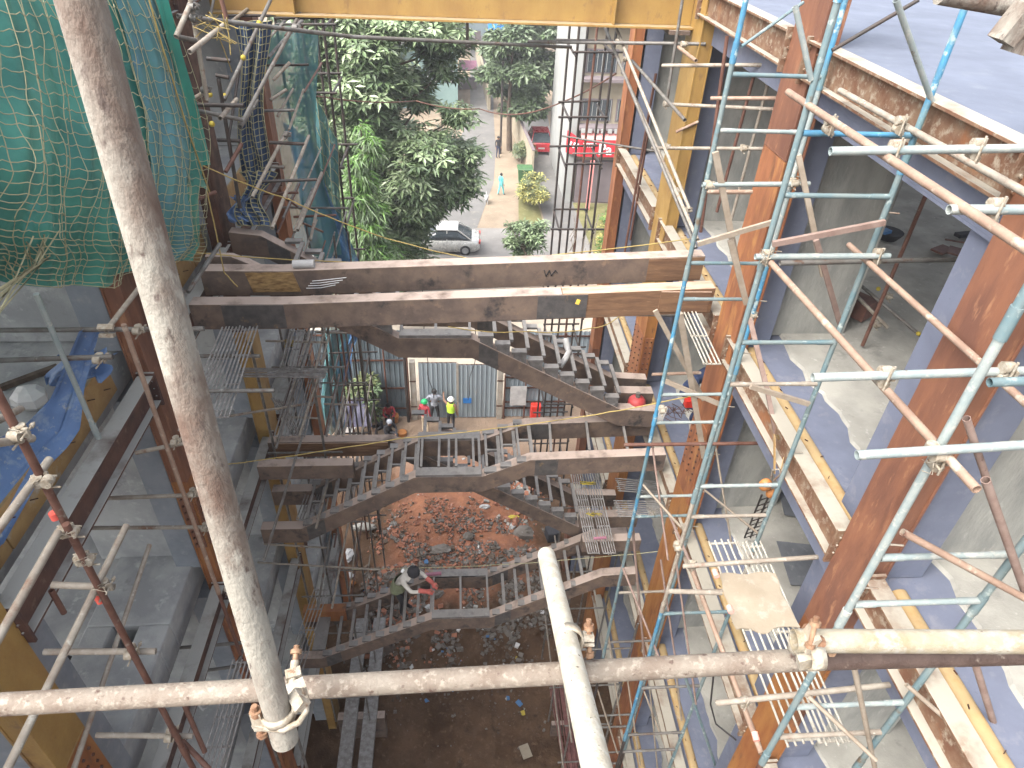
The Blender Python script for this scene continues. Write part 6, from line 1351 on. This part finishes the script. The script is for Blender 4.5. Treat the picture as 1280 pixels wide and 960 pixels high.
hang('mauve tarpaulin slung low over a frame beside the shrub', (-4.617, 20.6, 2.299), (-3.604, 21.2, 1.97), (-4.757, 19.9, 1.512), (-3.41, 20.4, 1.141), 'tarp_mauve', 'tarpaulin', 16, 12, .06, 9, cat='tarpaulin')
for c, lb in (((-2.689, 22.026, 0.3), 'orange bucket standing behind the seated group'), ((-2.321, 21.195, 0.1), 'orange bucket standing right of the seated group')):
    m = MB().tube((c[0], c[1], c[2] - .28), (c[0], c[1], c[2] + .06), .15, 14, r2=.19); t = thing('bucket', lb, 'bucket', (c[0], c[1], c[2] - .28), 'orange buckets by the fence')
    m.build('body', 'litter_orange', t); MB().path([(c[0] + .18 * math.cos(a), c[1], c[2] + .06 + .16 * math.sin(a)) for a in [math.pi * k / 10 for k in range(11)]], .008, 4).build('handle', 'pipe_grey', t)
# heap debris: uncountable rubble as stuff
def rubble(name, n, fn, mats, smin, smax, brick=False):
    m = MB()
    for k in range(n):
        x, y = fn(); z = gz(x, y); s = smin + (smax - smin) * rng.random() ** 2
        if brick: m.obox((x, y, z + s * .25), (s * 1.0, s * .5, s * .34), rz=rng.random() * 6.28, rx=rng.gauss(0, .5), ry=rng.gauss(0, .5), mi=rng.randrange(len(mats)))
        else:
            c = Vector((x, y, z + s * .15)); ph = [rng.random() * 6.28 for _ in range(4)]
            R_ = Matrix.Rotation(ph[0], 3, 'Z') @ Matrix.Rotation(ph[1], 3, 'X'); q = [c + R_ @ Vector(((a + rng.gauss(0, .2)) * s * .5, (b_ + rng.gauss(0, .2)) * s * .42, (d + rng.gauss(0, .2)) * s * .32)) for d in (-1, 1) for a, b_ in ((-1, -1), (1, -1), (1, 1), (-1, 1))]
            m.hexa(q, rng.randrange(len(mats)))
    return m.build(name, mats, kind='stuff')
def gauss2(cx, cy, sx, sy):
    def f():
        while True:
            x, y = rng.gauss(cx, sx), rng.gauss(cy, sy)
            if -3.1 < x < 3.1 and 5.5 < y < 20.5 and noise.noise(Vector((x * 1.4, y * 1.4, 2.2))) + .5 * noise.noise(Vector((x * 4, y * 4, 5))) > -.12 + rng.gauss(0, .08): return x, y
    return f
rubble('brick_rubble', 2200, gauss2(-.9, 15.4, .9, .9), ['brick_red', 'brick_red', 'bark'], .04, .14, True)
rubble('brick_rubble', 900, gauss2(.6, 15.1, 1.0, .8), ['brick_red', 'stone_grey'], .05, .16, True)
rubble('brick_rubble', 260, gauss2(2.1, 17.6, .5, .7), ['brick_red', 'conc_pale'], .1, .30, True)
rubble('stone_rubble', 2200, gauss2(-1.6, 13.4, 1.0, 1.1), ['stone_grey', 'stone_grey', 'brick_red', 'bark'], .03, .19)
rubble('stone_rubble', 1300, gauss2(1.8, 13.4, .8, 1.2), ['stone_grey', 'stone_grey', 'bark'], .03, .17)
rubble('stone_rubble', 700, gauss2(.4, 11.2, 1.7, 1.3), ['stone_grey', 'bark', 'bark'], .015, .07)
rubble('brick_rubble', 1500, gauss2(-.1, 14.9, 1.5, 1.2), ['brick_red', 'stone_grey', 'conc_pale', 'bark'], .03, .09, True)
rubble('litter', 70, gauss2(-1.6, 13.6, 1.2, 1.4), ['litter_white', 'litter_white', 'plastic_white', 'litter_blue'], .05, .18)
rubble('litter', 50, gauss2(1.3, 13.2, 1.0, 2.0), ['litter_white', 'conc_pale', 'litter_blue', 'litter_yellow'], .04, .14)
rubble('litter', 25, gauss2(0, 18.6, 1.4, .8), ['litter_white', 'brick_red'], .04, .14)
def lump(name, label, cat, p, size, mat, jit=.28):
    p = Vector(p); o = MB().ball((p.x, p.y, max(p.z, gz(p.x, p.y)) + size[2] * .25), 1, tuple(v * .72 for v in size), seg=9, rings=7, jit=jit * 1.5).build(name, mat); o.data.polygons.foreach_set('use_smooth', [False] * len(o.data.polygons)); return tag(o, label, cat)
lump('sack', 'white and orange sack dumped on the rubble left of the headscarfed worker', 'sack', (-3.567, 14.095, 0.15), (.24, .20, .16), 'litter_white')
lump('sack', 'orange sack end poking out beside the white one on the rubble', 'sack', (-3.432, 13.813, 0.15), (.16, .10, .12), 'litter_orange')
lump('plastic_sheet', 'crumpled white plastic sheet near the long slim grating', 'plastic sheet', (-3.693, 14.958, 0.2), (.22, .36, .14), 'litter_white', .5)
lump('plastic_sheet', 'crumpled blue and white plastic on the rubble at the far left of the pit', 'plastic sheet', (-4.269, 15.345, 0.2), (.2, .2, .12), 'litter_blue', .5)
lump('cloth_bundle', 'pink cloth bundle at the left edge of the pit', 'cloth', (-4.515, 14.887, 0.2), (.16, .22, .12), 'litter_pink', .4)
lump('sack', 'long pale sack lying at the top left edge of the brick rubble', 'sack', (-3.273, 15.898, 0.45), (.62, .22, .2), 'conc_pale', .2)
lump('boulder', 'grey boulder in the middle of the brick rubble', 'boulder', (0.283, 15.324, 0.3), (.26, .24, .18), 'stone_grey', .2)
lump('boulder', 'broken slab-like grey boulder nearer the plank, in the rubble', 'boulder', (-0.632, 14.932, 0.15), (.42, .3, .16), 'stone_grey', .4)
lump('rag', 'bright yellow rag on the rubble below the lower flight', 'rag', (1.844, 16.307, 0.35), (.30, .12, .09), 'litter_yellow', .3)
lump('sack', 'white scrap on the red earth beside the lower flight', 'scrap', (0.84, 16.687, 0.5), (.28, .14, .1), 'litter_white', .4)
lump('rubble_lump', 'pale lump of crushed concrete right of the brick rubble', 'rubble', (2.184, 15.579, 0.3), (.5, .4, .26), 'stone_grey', .25)
tag(MB().obox((3.139, 15.5, 0.4), (.42, .42, .42), rz=.2).build('black_crate', 'cloth_black', bevel=.03), 'black crate at the right edge of the pit behind the white stub tube', 'crate')
tag(MB().obox((-0.537, 16.418, 0.55), (.62, .08, .06), rz=.5).build('dark_bar', 'cloth_black'), 'dark iron bar lying on the red earth heap', 'bar')
tag(MB().obox((1.691, 8.559, -0.15), (.26, .36, .015), rz=.3).build('cardboard', 'board_tan'), 'small tan cardboard piece on the dark soil near the rebar bundle', 'cardboard')
tag(MB().obox((1.617, 9.875, -0.15), (.12, .18, .05), rz=.7).build('blue_scrap', 'litter_blue'), 'blue scrap on the wheel track below the rail', 'scrap')
for x, lb in ((-2.86, 'flat grey steel plank on the pit floor, nearer the left columns'), (-2.36, 'flat grey steel plank on the pit floor beside its twin')):
    o = MB().box(x - .17, x + .17, 6.4, 12.0, .98, 1.0); o.box(x - .17, x - .16, 6.4, 12.0, .86, .979); o.box(x + .16, x + .17, 6.4, 12.0, .86, .979); tag(o.build('steel_plank', 'grate_grey'), lb, 'plank', 'steel planks over the pit')
for y in (6.8, 9.2, 11.6): tag(MB().box(-3.2, -2.0, y - .1, y + .1, -.2, .856).build('timber_block', 'stringer'), f'timber block carrying the two grey steel planks, {["nearest the camera", "at mid length", "at the far end"][int((y - 6.8) / 2.3)]}', 'block')
t = thing('rebar_bundle', 'bundle of reddish steel rods lying on the pit floor right of the white stub tube', 'rebar', (3.0, 8.6, .3))
for k in range(46):
    x = 2.62 + .66 * (k % 23) / 23 + .03 * rng.random(); z = .42 + .05 * (k // 23) + .03 * rng.random()
    MB().tube((x + .1 * rng.gauss(0, 1) * .5, 6.6 + rng.random() * .4, z), (x - .12 + .06 * rng.gauss(0, 1), 9.9 + .5 * rng.random(), z + .03 * rng.random()), .012, 5).build('rod', 'rebar', t)
for y in (7.4, 9.0): tag(MB().box(2.4, 3.5, y - .06, y + .06, -.2, .40).build('timber_batten', 'stringer'), 'timber batten under the reddish rods, ' + ('nearer the camera' if y < 8 else 'farther from the camera'), 'batten')
# upper floors
o = MB().ball((-4.069, 5.385, 14.4), 1, (.17, .15, .13), seg=7, rings=5, jit=.2).build('foam_block', 'plastic_white'); o.data.polygons.foreach_set('use_smooth', [False] * len(o.data.polygons)); tag(o, 'pale foam block on the slab behind the blue tarpaulin', 'block')
tag(MB().obox((-4.315, 5.814, 14.32), (.55, .06, .05), rz=.75).build('timber_offcut', 'bark'), 'timber offcut lying on the slab behind the pale foam block', 'timber')
ZF = 13.99
t = thing('prop_stand', 'rusty brown prop with short tubes clamped across it on the pale concrete floor', 'prop', (5.054, 6.879, 13.985))
pa = Vector((5.057, 6.843, 13.985)); pb = Vector((5.386, 7.15, 15.793))
pipe(t, pa, (pa.x + .02, pa.y + .02, 16.9), 'pipe_rust', .024, 'post', 10)
pipe(t, (5.123, 7.714, 14.5), (5.952, 6.645, 14.02), 'pipe_grey', .022, 'tube', 10, True); pipe(t, (5.148, 7.451, 14.35), (5.47, 7.073, 14.1), 'pipe_pale', .024, 'tube', 10, True)
for p in ((5.449, 7.518, 14.42), (5.74, 6.863, 14.15)): MB().ball(p, .03, seg=8, rings=5).build('paint_band', 'litter_yellow', t)
coupler(t, (5.508, 7.366, 14.4), (0, 0, 1), (1, 0, 0)); coupler(t, (5.24, 7.009, 14.2), (0, 0, 1), (1, 0, 0)); coupler(t, (5.939, 6.683, 14.03), (0, 1, 0), (1, 0, 0))
t = thing('pan', 'black and blue mortar pan on the floor beside the concrete column', 'pan', (7.031, 10.02, 14))
c = Vector((7.014, 9.98, 13.99)); m = MB().tube(c, c + Vector((0, 0, .13)), .15, 16, r2=.23, hollow=False); m.build('body', 'cloth_black', t); MB().obox(c + Vector((-.12, -.08, .16)), (.16, .12, .05), rz=.4).build('blue_rag', 'litter_blue', t)
for p, sz, rz, mt, lb in (((7.697, 9.519, 14.02), (.34, .2, .03), .5, 'ply_brown', 'brown board offcut on the floor, nearer the concrete column'), ((7.828, 9.404, 14.05), (.3, .2, .03), .9, 'ply_brown', 'brown board offcut overlapping its twin on the floor'), ((8.452, 10.101, 14.02), (.36, .12, .06), .2, 'cloth_black', 'black block on the floor behind the brown offcuts'), ((8.169, 9.841, 14.01), (.4, .03, .02), -.4, 'ply_brown', 'thin brown batten on the floor between the black block and the offcuts'),
                         ((5.36, 7.611, 14.1), (.3, .3, .24), .6, 'ply_brown', 'dark brown box on the floor at the foot of the prop')):
    tag(MB().obox(p, sz, rz=rz).build('board_offcut' if sz[2] < .05 else 'block', mt), lb, 'offcut' if sz[2] < .05 else 'block')
# dark sheets standing on the third floor, ladder lashed to the frame
for p, lb, sx, sy, rz in (((5.017, 6.018, 10.72), 'dark steel plate lying on the floor beside the tan board', .72, .78, -.12), ((5.318, 7.143, 10.74), 'dark steel plate lying behind its twin by the rusted edge beam', .5, .5, -.2)):
    tag(MB().obox(p, (sx, sy, .012), rz=rz, ry=.05).build('steel_plate', 'plate_dark'), lb, 'plate', 'dark steel plates on the third floor')
t = thing('truss_ladder', 'narrow dark lattice ladder standing behind the scaffold beside an orange hoist block', 'ladder', (4.385, 6.581, 10.8))
la, lb_ = Vector((4.298, 6.476, 10.8)), Vector((3.585, 5.35, 12.913))
for o_ in (-.09, .0, .09): pipe(t, la + Vector((o_, 0, 0)), lb_ + Vector((o_, 0, 0)), 'pipe_black', .012, 'rail', 6)
for k in range(9): p = la.lerp(lb_, k / 9); MB().bar(p + Vector((-.09, 0, 0)), p + (lb_ - la) / 9 + Vector((.09, 0, 0)), .012, .012).build('lacing', 'pipe_black', t)
t = thing('hoist_block', 'orange hoist block with hooks and straps hung round the rusted edge beam', 'hoist', (3.317, 5, 13.409))
m = MB().ball((3.265, 5, 13.434), .075, (1, .8, 1.1), seg=10, rings=7).ball((3.365, 5, 13.297), .06, (1, .8, 1), seg=10, rings=7); m.build('body', 'litter_orange', t)
m = MB(); m.path([(3.31, 4.95, 13.556), (3.319, 4.9, 13.699), (3.282, 4.9, 13.768), (3.253, 4.95, 13.697), (3.281, 4.97, 13.56)], .012, 6); m.build('hook', 'pipe_pale', t)
m = MB()
for a_, b_ in (((3.303, 4.98, 13.62), (3.28, 5.178, 13.973)), ((3.306, 4.9, 13.745), (3.5, 5.252, 13.824)), ((3.28, 5.178, 13.973), (3.56, 5.352, 13.756)), ((3.58, 5.382, 13.729), (3.62, 5.212, 13.812))): m.bar(a_, b_, .05, .008, up=(1, 0, .3))
m.build('strap', 'ply_ochre', t)
t = thing('gas_cylinder', 'small red gas cylinder standing on the end of the middle stair flight', 'gas cylinder', (2.95, 8.76, 11.26))
c = Vector((2.95, 8.76, 11.262)); m = MB().tube(c, c + Vector((0, 0, .32)), .15, 16).ball(c + Vector((0, 0, .32)), .15, (1, 1, .7), seg=16, rings=7); m.build('body', 'cyl_red', t); MB().tube(c + Vector((0, 0, .4)), c + Vector((0, 0, .5)), .04, 8).build('valve', 'pipe_grey', t)
tag(MB().obox((3.122, 8, 11.946), (.10, .06, .26), ry=.15).build('packet', 'litter_white'), 'white and red packet by the scaffold post near the gas cylinder', 'packet')
tag(MB().obox((3.698, 8.4, 11.842), (.16, .12, .14)).build('red_box', 'lamp_red', bevel=.01), 'small red box on the floor near the crouching worker', 'box')
t = thing('bent_pipe', 'white plastic elbow pipe stuck between the treads of the upper flight', 'pipe', (1.714, 9.1, 12.195))
MB().path([(1.74, 9.3, 12.486), (1.763, 9.2, 12.38), (1.788, 9.15, 12.319), (1.718, 9, 12.296), (1.622, 8.9, 12.209)], .05, 10).build('elbow', 'litter_white', t)
t = thing('wire_coil', 'tangle of thin wires beside the gas cylinder', 'wire', (3.543, 8.6, 11.392)); m = MB()
for k in range(7): m.path([Vector((3.323, 8.6, 11.482)) + Vector((.5 * i / 6 + rng.gauss(0, .05), rng.gauss(0, .08), .1 * math.sin(i + k) + rng.gauss(0, .04))) for i in range(7)], .006, 4)
m.build('strand', 'pipe_rust', t)
tag(MB().path([(2.946, 4.2, 11.252), (3.158, 4.3, 10.213), (3.35, 4.3, 9.684), (3.477, 4, 9.865)], .012, 5).build('black_hose', 'wire_black'), 'black hose looping down beside the pale rod gratings', 'hose')
lump('bag', 'crumpled white and black bag on the slab near the foot of the near pole', 'bag', (-4.194, 6.058, 7.5), (.14, .17, .12), 'litter_white', .4)
lump('scrap_pile', 'scraps of black cloth on the dark floor at the lower left', 'cloth', (-4.786, 4.871, 10.55), (.22, .3, .03), 'cloth_black', .5)

# ================================================================== AIR
hz = MB().box(-950, 950, -350, 950, -1.4, 21).build('haze', 'litter_white', kind='stuff')
hm = bpy.data.materials.new('air'); hm.use_nodes = True; hn = hm.node_tree.nodes
hn.remove(hn['Principled BSDF']); pv = hn.new('ShaderNodeVolumePrincipled'); pv.inputs['Color'].default_value = (.95, .96, 1, 1); pv.inputs['Density'].default_value = 0.0010; pv.inputs['Anisotropy'].default_value = .2
hm.node_tree.links.new(pv.outputs[0], hn['Material Output'].inputs['Volume'])
hz.data.materials.clear(); hz.data.materials.append(hm)
